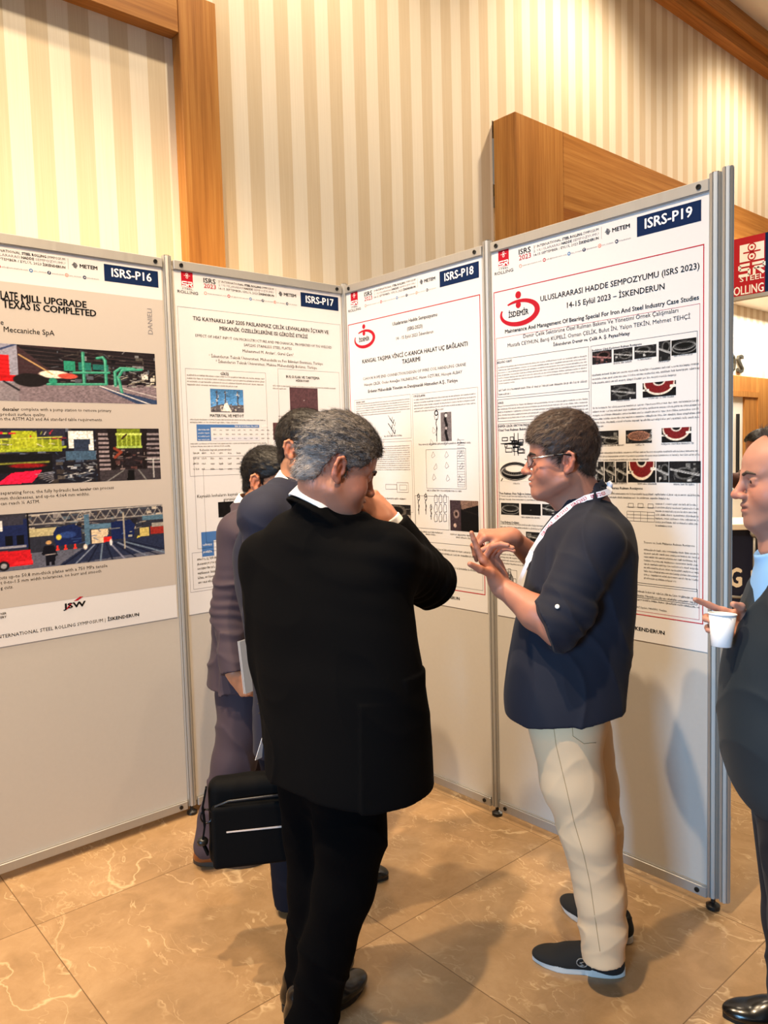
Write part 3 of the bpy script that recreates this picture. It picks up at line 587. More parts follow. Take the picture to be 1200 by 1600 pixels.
para(p, 17, bz(97, 20), bz(650, 38), bz(97, 115), bz(650, 118), 4, rng, last=.65); para(p, 17, bz(118, 335), bz(663, 338), bz(118, 378), bz(663, 372), 2, rng, last=.62); para(p, 17, bz(120, 510), bz(668, 500), bz(122, 548), bz(668, 535), 2, rng, last=.5)
para(p, 17, zz(700, 838), zz(1098, 862), zz(700, 872), zz(1098, 895), 2, rng, last=.2)
q0, q1_ = ps(17, *bz(703, 290)), ps(17, *bz(703, 336)); para_m(p, .555, .925, q0[1]-.012, q1_[1]-.012, 2, rng, last=.4); q2, q3 = ps(17, *bz(708, 346)), ps(17, *bz(712, 470)); para_m(p, .555, .925, q3[1]-.03, q3[1]-.09, 3, rng)
para_m(p, .08, .92, 1.20, 1.07, 6, rng, bold=1.15)
for r_ in range(4):
    for c_ in range(6):
        a = ps(17, *bz(140+c_*62, 590+r_*38)); scribble(p, rng, a[0], a[0]+(.035 if c_ == 0 else .024), a[1], .0065)
p.build('fine_print', INK, R17)
photo(17, 'photograph', bz(262, 128), bz(497, 132), bz(265, 292), bz(500, 295), pic_plant(), R17)
photo(17, 'photograph', zz(805, 862), zz(980, 868), zz(808, 1010), zz(982, 1005), pic_flat(44, 30, (.32, .22, .24), 2), R17); photo_m('photograph', q2[0], q2[0]+.15, q3[1]-.015, q2[1]-.015, pic_flat(40, 30, (.34, .22, .23), 4), R17); photo_m('photograph', q2[0]+.19, q2[0]+.34, q3[1]-.015, q2[1]-.015, pic_flat(40, 30, (.3, .2, .22), 6), R17)
a = ps(17, *bz(317, 935)); photo_m('photograph', a[0], a[0]+.42, a[1]-.072, a[1], pic_flat(60, 14, (.06, .055, .06), 9, .3), R17)
a, b = ps(17, *bz(163, 380)), ps(17, *bz(615, 500))
k = MB(); rect(k, a[0], b[0], a[1]-.014, a[1], -.0074); rect(k, a[0], a[0]+.072, b[1]+.004, a[1]-.014, -.0074); tb = k.build('data_table', TBLUE, R17)
k = MB(); rect(k, a[0]+.072, b[0], b[1]+.004, b[1]+.022, -.0074); k.build('table_band', TGREY, tb)
k = MB()
for r_ in range(3):
    for c_ in range(12): scribble(k, rng, a[0]+.085+c_*.0325, a[0]+.085+c_*.0325+.018, a[1]-.028-r_*.020, .0045)
k.build('table_figures', INK, tb); k = MB(); scribble(k, rng, a[0]+.2, a[0]+.38, a[1]-.011, .007)
for r_ in range(4): scribble(k, rng, a[0]+.006, a[0]+.066, a[1]-.027-r_*.0155, .005)
k.build('table_heading', WHITEI, tb)
a = ps(17, *bz(197, 1150)); b = ps(17, *bz(200, 1325))
k = MB(); rect(k, a[0], a[0]+.55, a[1]-.042, a[1], -.0074); rect(k, a[0], a[0]+.062, b[1], a[1]-.042, -.0074); tb = k.build('data_table', TBLUE, R17)
k = MB()
for r_ in range(4): scribble(k, rng, a[0]+.006, a[0]+.056, a[1]-.065-r_*.033, .0085)
scribble(k, rng, a[0]+.11, a[0]+.16, a[1]-.022, .009); scribble(k, rng, a[0]+.24, a[0]+.34, a[1]-.022, .009); k.build('table_heading', WHITEI, tb)
k = MB()
for r_ in range(7):
    for c_ in range(5): scribble(k, rng, a[0]+.075+c_*.1, a[0]+.15+c_*.1, a[1]-.060-r_*.019, .0075)
k.build('table_figures', INK, tb)

# ---- P18
R18 = poster(18, .925); rng = random.Random(18)
zz = lambda x, y: (530+x/5, 380+y/5); bz = lambda x, y: (550+x/4.444, 600+y/4.444)
k = MB(); frame(k, .034, .958, 1.005, 2.332, .004); k.build('printed_frame', REDI, R18)
fl = MB(); zq_ = ps(18, *bz(650, 1106))[1]; frame(fl, .052, .945, 1.024, zq_, .0014)
qa = B(18, fl, bz(28, 112), bz(415, 72), bz(28, 395), bz(418, 378)); ql = (qa[0], qa[1]); frame(fl, qa[0], qa[1], 1.36, qa[2]-.012, .0014)
qb = B(18, fl, bz(428, 70), bz(882, 22), bz(445, 1085), bz(900, 1135))
a = ps(18, *zz(205, 735)); isdemir(R18, a[0], a[1]-.008, .80, .86)
t = MB()
T(18, t, 'KANGAL TAŞIMA VİNCİ C-KANCA HALAT UÇ BAĞLANTI', zz(190, 938), zz(1012, 805), .02); T(18, t, 'TASARIMI', zz(500, 942), zz(642, 922), .02); T(18, t, 'Uluslararası Hadde Sempozyumu', zz(425, 643), zz(775, 572), .014); T(18, t, '(ISRS-2023)', zz(540, 682), zz(660, 660), .014); T(18, t, '14 - 15 Eylül 2023 İskenderun', zz(455, 755), zz(745, 705), .0)
t.build('title_lettering', INK, R18); t = MB()
T(18, t, 'C-HOOK ROPE END CONNECTION DESIGN OF WIRE COIL HANDLING CRANE', zz(195, 1068), zz(998, 963), 0, res=1); T(18, t, 'Hüseyin ÇELİK, Önder Armağan YALINKILINÇ, Hasan ÖZTÜRK, Hüseyin ALBAY', zz(205, 1115), zz(970, 1020), 0, res=1); T(18, t, 'Erdemir Mühendislik Yönetim ve Danışmanlık Hizmetleri A.Ş., Türkiye', zz(235, 1165), zz(935, 1088), .018, res=1)
footer(t, ps(18, *bz(755, 1500))[0], ps(18, *bz(710, 1492))[1]); t.build('body_lettering', INK, R18)
p = MB()
for s, p0, p1 in (('BİLDİRİ ÖZETİ', bz(37, 135), bz(97, 128)), ('UYGULAMA', bz(435, 95), bz(517, 86))): T(18, p, s, p0, p1, .02, res=1)
para(p, 18, bz(37, 132), bz(408, 95), bz(37, 228), bz(410, 195), 6, rng, last=.85); para(p, 18, bz(437, 98), bz(868, 55), bz(440, 205), bz(868, 158), 5, rng, last=.5)
para_m(p, qa[0]+.02, qa[1]-.012, ps(18, *bz(412, 418))[1], ps(18, *bz(418, 615))[1], 13, rng, last=.3)
para_m(p, .065, .93, zq_-.02, zq_-.075, 3, rng, last=.55); para_m(p, .065, .93, zq_-.10, zq_-.137, 2, rng, last=.75); para_m(p, .065, .5, zq_-.15, zq_-.168, 1, rng)
for p0, p1, n in ((bz(470, 425), bz(835, 412), 1), (bz(530, 748), bz(780, 744), 1), (bz(230, 368), bz(355, 362), 1), (bz(230, 798), bz(392, 802), 1)):
    a, b = ps(18, *p0), ps(18, *p1); scribble(p, rng, a[0], b[0], (a[1]+b[1])/2, .0065, bold=1.0)
for p0, p1 in ((bz(465, 1025), bz(645, 1040)), (bz(520, 1045), bz(590, 1052)), (bz(690, 1045), bz(850, 1058)), (bz(730, 1068), bz(830, 1075))):
    a, b = ps(18, *p0), ps(18, *p1); scribble(p, rng, a[0], b[0], (a[1]+b[1])/2, .006, bold=1.0)
p.build('fine_print', INK, R18)
def hook(mb, x, z, h, w=.0022):
    pline(mb, [(x, z), (x, z+h*.45)], w*1.6); pline(mb, [(x-.004, z+h*.18), (x+.004, z+h*.4), (x-.004, z+h*.55), (x+.004, z+h*.7)], w*1.8); disc(mb, x, z+h*.86, h*.085, r2=h*.05, y=-.0077); pline(mb, [(x-h*.09, z+h*.8), (x-h*.05, z+h*.66), (x+h*.05, z+h*.66), (x+h*.09, z+h*.8), (x, z+h)], w)
d = MB()
for s, z0, h in ((bz(597, 400), 0, .155), (bz(143, 755), 0, .09), (bz(100, 320), 0, .06)): a = ps(18, *s); hook(d, a[0], a[1], h)
for px in (472, 522, 558): a = ps(18, *bz(px, 940 if px > 550 else 905)); hook(d, a[0], a[1], .105 if px < 550 else .075)
for q in range(9): a = ps(18, *bz(590+(q % 3)*32, 800+(q//3)*65)); pline(d, [(a[0]-.012, a[1]), (a[0]-.004, a[1]+.022), (a[0]+.008, a[1]+.018), (a[0]+.010, a[1]-.014), (a[0]-.008, a[1]-.018), (a[0]-.012, a[1])], .0022)
for q in range(7): a = ps(18, *bz(270+8*(q % 3)*1.3, 235+q*18)); pline(d, [(a[0]-.012, a[1]+.012), (a[0]+.014, a[1]-.016), (a[0]+.02, a[1]+.004)], .004 if q % 2 else .002)
a, b = ps(18, *bz(240, 690)), ps(18, *bz(400, 745)); m_ = (a[0]+b[0])/2
frame(d, a[0], m_, b[1]+.008, a[1]-.004, .0014); frame(d, m_, b[0], b[1]-.006, a[1]+.006, .0014); frame(d, m_+.02, b[0]-.012, b[1]+.006, a[1]-.006, .0012)
a, b = ps(18, *bz(520, 447)), ps(18, *bz(803, 730)); frame(d, a[0], b[0], b[1], a[1]-.006, .0014); frame(d, b[0]-.055, b[0]-.008, b[1]+.01, a[1]-.02, .001)
for q in range(18): pline(d, [(b[0]-.055, b[1]+.02+q*.012), (b[0]-.008, b[1]+.02+q*.012)], .001)
for q in range(14): x = a[0]+.03+.085*(q % 3)+.02*rng.random(); z = b[1]+.04+.055*(q//3)+.01*rng.random(); pline(d, [(x, z), (x+.02*rng.random(), z+.022), (x+.024, z+.002), (x+.006, z-.008), (x, z)], .0012)
a, b = ps(18, *bz(445, 768)), ps(18, *bz(683, 1015)); frame(d, a[0], b[0], b[1], a[1]-.004, .0014)
d.build('line_drawing', INK, R18); fl.build('column_frame', INKG, R18)
photo(18, 'photograph', bz(623, 198), bz(697, 193), bz(627, 398), bz(700, 395), pic_hook(24, 52, 3), R18); photo(18, 'photograph', bz(688, 803), bz(885, 815), bz(690, 1015), bz(888, 1030), pic_crane(54, 52, 4), R18)
photo(18, 'photograph', bz(225, 828), bz(415, 845), bz(225, 985), bz(418, 980), pic_dark(44, 36, 31, (1, .95, .9)), R18)

# ---- P19
R19 = poster(19, .925); rng = random.Random(19)
zz = lambda x, y: (760+x/3.077, 260+y/3.077); bz = lambda x, y: (770+x/3.2657, 520+y/3.2657)
k = MB(); frame(k, .035, .965, 1.022, 2.3255, .0035); frame(k, .044, .951, 1.036, 2.13, .0012); k.build('printed_frame', REDI, R19)
isdemir(R19, .171, 2.221)
t = MB()
T(19, t, 'ULUSLARARASI HADDE SEMPOZYUMU (ISRS 2023)', zz(265, 648), zz(1030, 495), .014); T(19, t, '14-15 Eylül 2023 – İSKENDERUN', zz(393, 680), zz(862, 592), .014); T(19, t, 'Maintenance And Management Of Bearing Special For Iron And Steel Industry Case Studies', zz(95, 803), zz(1027, 642), .02)
t.build('title_lettering', INK, R19); t = MB()
T(19, t, 'Demir Çelik Sektörüne Özel Rulman Bakımı Ve Yönetimi Örnek Çalışmaları', zz(183, 825), zz(927, 703), .0); T(19, t, 'Mustafa CEYHUN, Barış KÜPELİ, Osman ÇELİK, Bulut İN, Yalçın TEKİN, Mehmet TEHÇİ', zz(108, 867), zz(985, 735), .0); T(19, t, 'İskenderun Demir ve Çelik A. Ş. Payas/Hatay', zz(327, 865), zz(695, 810), .02, res=1)
footer(t, ps(19, *bz(882, 1540))[0], ps(19, *bz(815, 1528))[1]); t.build('body_lettering', INK, R19)
fl = MB()
qa = B(19, fl, bz(28, 137), bz(495, 72), bz(30, 330), bz(498, 287)); qb = B(19, fl, bz(30, 342), bz(498, 297), bz(32, 450), bz(500, 428)); frame(fl, qa[0], qa[1], 1.05, qb[2]-.010, .0012)
qc = (qa[1]+.008, .942); frame(fl, qc[0], qc[1], 1.135, qa[3], .0012); a, b = ps(19, *bz(1072, 1310)), ps(19, *bz(1072, 1392)); frame(fl, qc[0], .944, b[1], a[1], .0016)
fl.build('column_frame', INK, R19)
p = MB()
for s, p0, p1 in (('BİLDİRİ ÖZETİ', bz(30, 158), bz(103, 148)), ('GİRİŞ', bz(33, 365), bz(60, 360)), ('DEMİR ÇELİK SEKTÖRÜNDE', bz(35, 485), bz(190, 472)), ('Özel Yeni Rulman Bakımı', bz(35, 505), bz(180, 494)), ('Redüktör Çıkış Kademesi Rulman Revizyonu', bz(512, 94), bz(765, 65)), ('Travers ve Sevk Makarası Rulman Revizyonu', bz(497, 790), bz(770, 804)), ('Yeni Rulman Ölçü Yağı ve Isıtma', bz(40, 822), bz(200, 828)), ('Yeni Rulman Değişim', bz(45, 968), bz(140, 972))): T(19, p, s, p0, p1, .02, res=1)
T(19, p, 'Travers ve Sevk Makarası Rulman Revizyonu', bz(775, 1072), bz(1035, 1092), 0, res=1); T(19, p, 'MAKSAY Sayıları, MAXIMO Yazılımı', bz(710, 1398), bz(892, 1420), 0, res=1)
para(p, 19, bz(33, 165), bz(488, 115), bz(35, 270), bz(490, 210), 7, rng, last=.2); para(p, 19, bz(35, 275), bz(490, 240), bz(35, 318), bz(490, 285), 2, rng, last=.16); para(p, 19, bz(33, 365), bz(492, 328), bz(33, 440), bz(495, 415), 5, rng, last=1)
para(p, 19, bz(512, 205), bz(1062, 145), bz(512, 262), bz(1062, 215), 3, rng, last=.8); para(p, 19, bz(515, 372), bz(1065, 335), bz(516, 480), bz(1068, 465), 6, rng, last=.12); para(p, 19, bz(515, 597), bz(1062, 597), bz(516, 650), bz(1062, 655), 3, rng, last=.55)
para(p, 19, bz(512, 805), bz(1065, 818), bz(512, 840), bz(1065, 862), 2, rng, last=.75); para(p, 19, bz(835, 862), bz(1055, 865), bz(835, 990), bz(1055, 1002), 7, rng, last=.4); para(p, 19, bz(775, 1100), bz(1060, 1110), bz(778, 1260), bz(1058, 1285), 9, rng, last=.6); para(p, 19, bz(500, 1290), bz(1065, 1325), bz(500, 1350), bz(1062, 1390), 3, rng, last=1)
para(p, 19, bz(40, 825), bz(480, 830), bz(40, 860), bz(480, 862), 2, rng, last=.6); para(p, 19, bz(45, 972), bz(480, 978), bz(45, 1005), bz(480, 1012), 2, rng, last=.9); para(p, 19, bz(45, 1128), bz(480, 1150), bz(45, 1190), bz(480, 1215), 4, rng, last=.6)
for p0, p1 in ((bz(535, 160), bz(600, 155)), (bz(622, 160), bz(718, 150)), (bz(745, 143), bz(820, 133)), (bz(850, 152), bz(910, 148)), (bz(930, 122), bz(1030, 112)), (bz(637, 352), bz(710, 345)), (bz(800, 338), bz(930, 328)), (bz(540, 580), bz(676, 576)), (bz(735, 577), bz(783, 574)), (bz(865, 572), bz(1034, 566)), (bz(600, 770), bz(690, 772)), (bz(745, 774), bz(845, 774)), (bz(928, 776), bz(1038, 778)), (bz(110, 772), bz(145, 771)), (bz(150, 945), bz(252, 945))):
    a, b = ps(19, *p0), ps(19, *p1); scribble(p, rng, a[0], b[0], (a[1]+b[1])/2, .0055, bold=1.0)
p.build('fine_print', INK, R19)
def ph(x0, x1, y0, y1, pic, dy=0.0): photo(19, 'photograph', bz(x0, y0+dy), bz(x1, y0-dy), bz(x0, y1+dy), bz(x1, y1-dy), pic, R19)
ph(513, 612, 92, 158, pic_dark(36, 26, 41, (1, .7, .7)), 5); ph(622, 718, 80, 145, pic_dark(36, 26, 42), 5); ph(728, 840, 65, 128, pic_dark(42, 26, 43), 6); ph(852, 912, 42, 143, pic_dark(24, 36, 44), 3); ph(917, 1044, 32, 110, pic_bearing(46, 28, 45, (.05, .05, .05)), 7)
ph(607, 737, 263, 342, pic_dark(46, 30, 46), 5); ph(770, 940, 250, 325, pic_red(60, 30, 47), 7)
ph(530, 647, 500, 570, pic_dark(42, 26, 48), 2); ph(684, 817, 495, 563, pic_dark(46, 26, 49, (1, 1, 1), True), 2); ph(867, 1018, 483, 558, pic_red(54, 28, 50), 3)
for n_, (xa, xb) in enumerate(((526, 572), (576, 630), (634, 688), (840, 903))): ph(xa, xb, 657, 763, pic_dark(22, 38, 51+n_))
ph(695, 835, 657, 763, pic_red(50, 38, 56)); ph(905, 1066, 655, 765, pic_dark(56, 38, 57))
ph(42, 190, 657, 757, pic_bearing(56, 38, 58)); ph(48, 140, 868, 928, pic_bearing(34, 24, 59, (.1, .1, .1))); ph(150, 250, 872, 930, pic_flat(36, 22, (.05, .05, .06), 60)); ph(258, 340, 874, 932, pic_dark(30, 22, 61)); ph(175, 300, 1018, 1080, pic_dark(44, 22, 62))
d = MB()
a, b = ps(19, *bz(45, 515)), ps(19, *bz(175, 625)); W_, H_ = b[0]-a[0], a[1]-b[1]
for q in range(16):
    x = a[0]+W_*rng.uniform(.0, .8); z = b[1]+H_*rng.uniform(.05, .8); frame(d, x, x+W_*rng.uniform(.1, .3), z, z+H_*rng.uniform(.08, .22), .0035)
for q in range(4): pline(d, [(a[0]+W_*.05*q, b[1]+H_*.55), (a[0]+W_*.9, b[1]+H_*(.45+.05*q))], .003)
pline(d, [(a[0]+W_*.55, b[1]), (a[0]+W_*.55, a[1])], .0035); pline(d, [(a[0]+W_*.7, b[1]), (a[0]+W_*.7, a[1])], .0035)
a, b = ps(19, *bz(70, 1205)), ps(19, *bz(130, 1300)); frame(d, a[0], b[0], b[1], a[1], .0012)
for q in range(9): x = a[0]+(b[0]-a[0])*rng.uniform(.05, .7); z = b[1]+(a[1]-b[1])*rng.uniform(.1, .7); frame(d, x, x+.016, z, z+.03, .0018)
a, b = ps(19, *bz(690, 860)), ps(19, *bz(830, 965))
for q in range(3): x = a[0]+.04*q+.005; frame(d, x, x+.022, b[1]+.05, a[1]-.006, .0012); pline(d, [(x-.006, a[1]-.02), (x+.03, a[1]-.02)], .001)
for q in range(4): pline(d, [(a[0], b[1]+.012*q), (b[0], b[1]+.012*q)], .001)
for q in range(5): pline(d, [(a[0]+(b[0]-a[0])*q/4, b[1]), (a[0]+(b[0]-a[0])*q/4, b[1]+.036)], .001)
d.build('line_drawing', INK, R19)

# ------------------------------------------------------------------ beyond the panels
# red symposium sign board on two poles
def onP(u, px, py):
    d = FWD + (px-600)/CF*RGT - (py-800)/CF*UPV; t = ((CORNER+u*D1-EYE)@D1)/(d@D1); P = EYE+d*t; return float((P-CORNER)@D2), float(P[2])
bu = .66
sL, sR = onP(bu, 1126, 380)[0], onP(bu, 1260, 350)[0]; zT = onP(bu, 1170, 370.5)[1]; zB = onP(bu, 1170, 461)[1]
sg = empty('sign_board', CORNER+bu*D1+sL*D2, PANG-math.pi/2, label='red sign board with white roller logo on grey poles, behind the end post', cat='sign')
wid = sR-sL; sN = onP(bu, 1197.5, 400)[0]-sL
REDB = mat('red_sign_print', 'AE1A28', .6, 0, .2)
MB().box(0, sN, -.012, .012, zB, zT).build('red_field', REDB, sg); MB().box(sN, wid, -.012, .012, zB, zT).build('navy_field', NAVY, sg)
MB().box(-.005, wid+.005, -.014, .014, zB-.016, zB-.001).build('bottom_rail', ALU, sg)
for x in (.012, wid-.01): MB().lathe([(.0001, 0), (.030, 0), (.030, .012), (.014, .016), (.012, zT)], (x, .028, 0), 16).build('pole', ALU, sg, True)
m = MB()
def zs(px, py): a = onP(bu, px, py); return a[0]-sL, a[1]
a, b = zs(1158, 384), zs(1196, 404); rect(m, a[0], b[0], (zs(1158, 404+7)[1]+b[1])/2, (a[1]+zs(1196, 377)[1])/2, -.0125)
zc = .5*(zs(1158, 425)[1]+zs(1195, 418)[1]); h_ = .052
xA, xB = a[0], b[0]; xm = xA+(xB-xA)*.52
pline(m, [(xm-.01, zc+h_*.42), (xA, zc+h_*.42), (xA, zc+.004), (xm-.012, zc+.004), (xm-.012, zc-h_*.35), (xA-.004, zc-h_*.35)], .011, -.0126); pline(m, [(xm, zc+h_*.42), (xB, zc+h_*.42), (xB, zc+.006), (xm+.008, zc+.006), (xm+.008, zc-h_*.45)], .011, -.0126); pline(m, [(xm+.02, zc+.004), (xB, zc-h_*.4)], .011, -.0126)
e0, e1 = zs(1158, 441), zs(1196, 435); put_text(m, 'STEEL', e0[0], e1[0], (e0[1]+e1[1])/2, y=-.0126, h=.020, bold=.01); e0, e1 = zs(1141, 464), zs(1199, 455); put_text(m, 'ROLLING', e0[0], min(e1[0], sN-.004), (e0[1]+e1[1])/2, y=-.0126, h=.034, bold=.02)
m.build('white_logo', WHITEI, sg)
m = MB(); zq = (a[1]+b[1])/2
disc(m, (xA+xB)/2, zq+.018, .017, y=-.0128, r2=.012); disc(m, (xA+xB)/2, zq-.018, .017, y=-.0128, r2=.012); rect(m, xA+.014, xB-.014, zq-.003, zq+.003, -.0128); disc(m, (xA+xB)/2, zq+.018, .005, y=-.0128); disc(m, (xA+xB)/2, zq-.018, .005, y=-.0128); m.build('roller_symbol', REDB, sg)
# wall letters over the recess door
LET = mat('dark_bronze_letters', '5C574C', .35, .6)
def letter3d(ch, u0, u1, z0, z1, depth=.03):
    v, f = text_mesh(ch, .0); lo, hi = v.min(0), v.max(0); n = len(v)
    a = [((q[0]-lo[0])/(hi[0]-lo[0])*(u1-u0), 0, (q[1]-lo[1])/(hi[1]-lo[1])*(z1-z0)) for q in v]; b = [(x, depth, z) for x, y, z in a]
    from collections import Counter
    ed = Counter(); 
    for q in f:
        for i in range(len(q)): ed[tuple(sorted((q[i], q[(i+1) % len(q)])))] += 1
    sides = [(i, j, j+n, i+n) for (i, j), c in ed.items() if c == 1]
    return mesh_obj('wall_letter', a+b, list(f)+[tuple(i+n for i in q[::-1]) for q in f]+sides, LET)
for ch, u0, u1 in (('O', 7.18, 7.375), ('S', 7.43, 7.60)):
    o = letter3d(ch, u0, u1, 2.575, 2.815); o.location = tuple(room(u0, 1.265, 2.575)); o.rotation_euler = (0, 0, PANG)
    tag(o, 'tall dark metal letter %s on the pale wall over the door' % ch, 'letter', 'metal wall letters')
# navy reception counter
ca, cb = at(1096, 823, 4.5), at(1330, 826, 4.42)
dv = (cb-ca); cang = math.atan2(dv[1], dv[0]); cw = math.hypot(dv[0], dv[1])
ct = empty('reception_counter', (ca[0], ca[1], 0), cang, label='navy reception counter with cream top and cream capital letters, behind the end post', cat='counter')
def cpt(px, py, y=0.0):
    d = FWD + (px-600)/CF*RGT - (py-800)/CF*UPV; nn = np.array([-math.sin(cang), math.cos(cang), 0]); o = np.array([ca[0], ca[1], 0])+nn*y
    t = ((o-EYE)@nn)/(d@nn); P = EYE+d*t; return float((P-o)@np.array([math.cos(cang), math.sin(cang), 0])), float(P[2])
zt_ = cpt(1165, 827.5)[1]; CREAM = mat('cream_lacquer', 'F2E4CF', .4); NAVYB = mat('navy_counter_board', '161B33', .4)
MB().box(0, cw, .012, .5, .05, zt_-.002).build('body', NAVYB, ct); MB().box(-.02, cw+.02, -.025, .42, zt_, zt_+.035, .006).build('top', CREAM, ct)
k = MB()
def ctext(s, xa, xb, yb, yt, bold=.05):
    a, b = cpt(xa, yb), cpt(xb, yb); put_text(k, s, a[0], b[0], a[1], y=.0105, h=cpt(xa, yt)[1]-a[1], bold=bold)
ctext('G', 1139.5, 1160.5, 917, 889); ctext('D', 1174, 1196, 917, 892); ctext('D', 1157, 1171, 962, 944); k.build('lettering', CREAM, ct)
for n_, (px, py, ex, ey) in enumerate(((1179, 833, 1178, 905), (1164, 934, 1128, 931))):
    a, b = cpt(px, py, -.03), cpt(ex, ey, -.03)
    st = MB().tube([(a[0], -.03, a[1]), (b[0], -.03, b[1])], .008, 10).build('sign_rod', ALU, ct, True)
    MB().lathe([(.001, 0), (.02, .004), (.026, .018), (.02, .034), (.001, .038)], n=18).build('rod_knob', ALU, st, True).matrix_local = Matrix.Translation((a[0], -.012, a[1])) @ Matrix.Rotation(math.pi/2, 4, 'X')
# ------------------------------------------------------------------ sculpting: signed distances turned into one skin
F32 = np.float32
def nrm(v): v = np.asarray(v, float); return v/(np.linalg.norm(v)+1e-12)
def vnoise(P, seed=0):
    """smooth value noise, -1..1"""
    Q = np.floor(P).astype(np.int64); f = (P-Q).astype(F32); f = f*f*(3-2*f); out = 0
    for dx in (0, 1):
        for dy in (0, 1):
            for dz in (0, 1):
                h = ((Q[:, 0]+dx)*374761393+(Q[:, 1]+dy)*668265263+(Q[:, 2]+dz)*2147483647+seed*974711) & 0xffffffff
                h = ((h ^ (h >> 13))*1274126177) & 0xffffffff; h = ((h ^ (h >> 16)) & 0xffff).astype(F32)/32767.5-1
                out = out+h*(f[:, 0] if dx else 1-f[:, 0])*(f[:, 1] if dy else 1-f[:, 1])*(f[:, 2] if dz else 1-f[:, 2])
    return out
class Sdf:
    def __init__(s): s.ops = []; s.lo = np.full(3, 1e9); s.hi = np.full(3, -1e9); s.disp = None; s.dmax = 0
    def u(s, pr, k=.01):
        f, lo, hi = pr; s.ops.append(('u', f, k)); s.lo = np.minimum(s.lo, lo); s.hi = np.maximum(s.hi, hi); return s
    def sub(s, pr, k=.005): s.ops.append(('s', pr[0], k)); return s
    def cut(s, pr, k=.005): s.ops.append(('i', pr[0], k)); return s
    def ev(s, P, ops=None):
        d = np.full(len(P), 1.0, F32)
        for op, f, k in (s.ops if ops is None else ops):
            b = f(P)
            if op == 'u': h = np.maximum(k-np.abs(d-b), 0)/k; d = np.minimum(d, b)-h*h*k*.25
            else:
                if op == 's': b = -b
                h = np.maximum(k-np.abs(d-b), 0)/k; d = np.maximum(d, b)+h*h*k*.25
        return d
    def mesh(s, res, pad=.02):
        lo = s.lo-pad-3*res; n = np.ceil((s.hi+pad+3*res-lo)/res).astype(int); B = 12; nb = (n+B-1)//B; n = nb*B
        bc = [lo[a]+(np.arange(nb[a])*B+(B-1)/2)*res for a in range(3)]
        C = np.stack(np.meshgrid(*bc, indexing='ij'), -1).reshape(-1, 3).astype(F32)
        hd = B*res*.5*1.7320508; L = 1.5; per = [op[1](C) for op in s.ops]
        d = np.full(len(C), 1.0, F32)
        for (op, f, k), b in zip(s.ops, per): d = np.minimum(d, b) if op == 'u' else np.maximum(d, b if op == 'i' else -b)
        keep = np.where(np.abs(d) < hd*L+s.dmax+.012)[0]
        G = np.where(d < 0, F32(-1), F32(1)).reshape(nb); G = np.repeat(np.repeat(np.repeat(G, B, 0), B, 1), B, 2)
        ax = np.arange(B)*res; O = np.stack(np.meshgrid(ax, ax, ax, indexing='ij'), -1).reshape(-1, 3)-(B-1)/2*res; O = O.astype(F32)
        for q in keep:
            c = C[q]; ops = []
            for (op, f, k), b in zip(s.ops, per):
                v = b[q]
                if op in 'us' and v > hd*L+k+s.dmax+.004: continue
                if op == 'i' and v < -(hd*L+k+s.dmax+.004): continue
                ops.append((op, f, k))
            P = c+O; dd = s.ev(P, ops)
            if s.disp: dd = dd+s.disp(P)
            i, j, k_ = np.unravel_index(q, nb); G[i*B:i*B+B, j*B:j*B+B, k_*B:k_*B+B] = dd.reshape(B, B, B)
        return nets(G, lo, res)
def nets(G, lo, res):
    S = G < 0; nx, ny, nz = G.shape
    c = [S[i:nx-1+i, j:ny-1+j, k:nz-1+k] for i in (0, 1) for j in (0, 1) for k in (0, 1)]
    a = c[0].copy(); o = c[0].copy()
    for x in c[1:]: a &= x; o |= x
    act = np.argwhere(o & ~a); idx = np.full((nx-1, ny-1, nz-1), -1, np.int64); idx[tuple(act.T)] = np.arange(len(act))
    acc = np.zeros((len(act), 3)); cnt = np.zeros(len(act))
    cor = [(i, j, k) for i in (0, 1) for j in (0, 1) for k in (0, 1)]
    for p in cor:
        for ax in range(3):
            if p[ax]: continue
            q = list(p); q[ax] = 1
            d0 = G[act[:, 0]+p[0], act[:, 1]+p[1], act[:, 2]+p[2]]; d1 = G[act[:, 0]+q[0], act[:, 1]+q[1], act[:, 2]+q[2]]
            m = (d0 < 0) != (d1 < 0); t = np.where(m, d0/np.where(m, d0-d1, 1), 0); pt = np.array(p, float)[None].repeat(len(act), 0); pt[:, ax] += t
            acc[m] += pt[m]; cnt[m] += 1
    V = (act+acc/np.maximum(cnt, 1)[:, None])*res+lo
    Fs = []
    for ax in range(3):
        b, c2 = (ax+1) % 3, (ax+2) % 3
        s0 = [slice(1, -1)]*3; s1 = [slice(1, -1)]*3; s0[ax] = slice(0, -1); s1[ax] = slice(1, None)
        A, Bq = S[tuple(s0)], S[tuple(s1)]; e = np.argwhere(A != Bq); flip = A[tuple(e.T)]
        off = np.ones(3, int); off[ax] = 0; e = e+off
        q = []
        for db, dc in ((-1, -1), (0, -1), (0, 0), (-1, 0)):
            z = e.copy(); z[:, b] += db; z[:, c2] += dc; q.append(idx[z[:, 0], z[:, 1], z[:, 2]])
        q = np.stack(q, -1); q[~flip] = q[~flip][:, ::-1]; Fs.append(q)
    return V, np.concatenate(Fs)
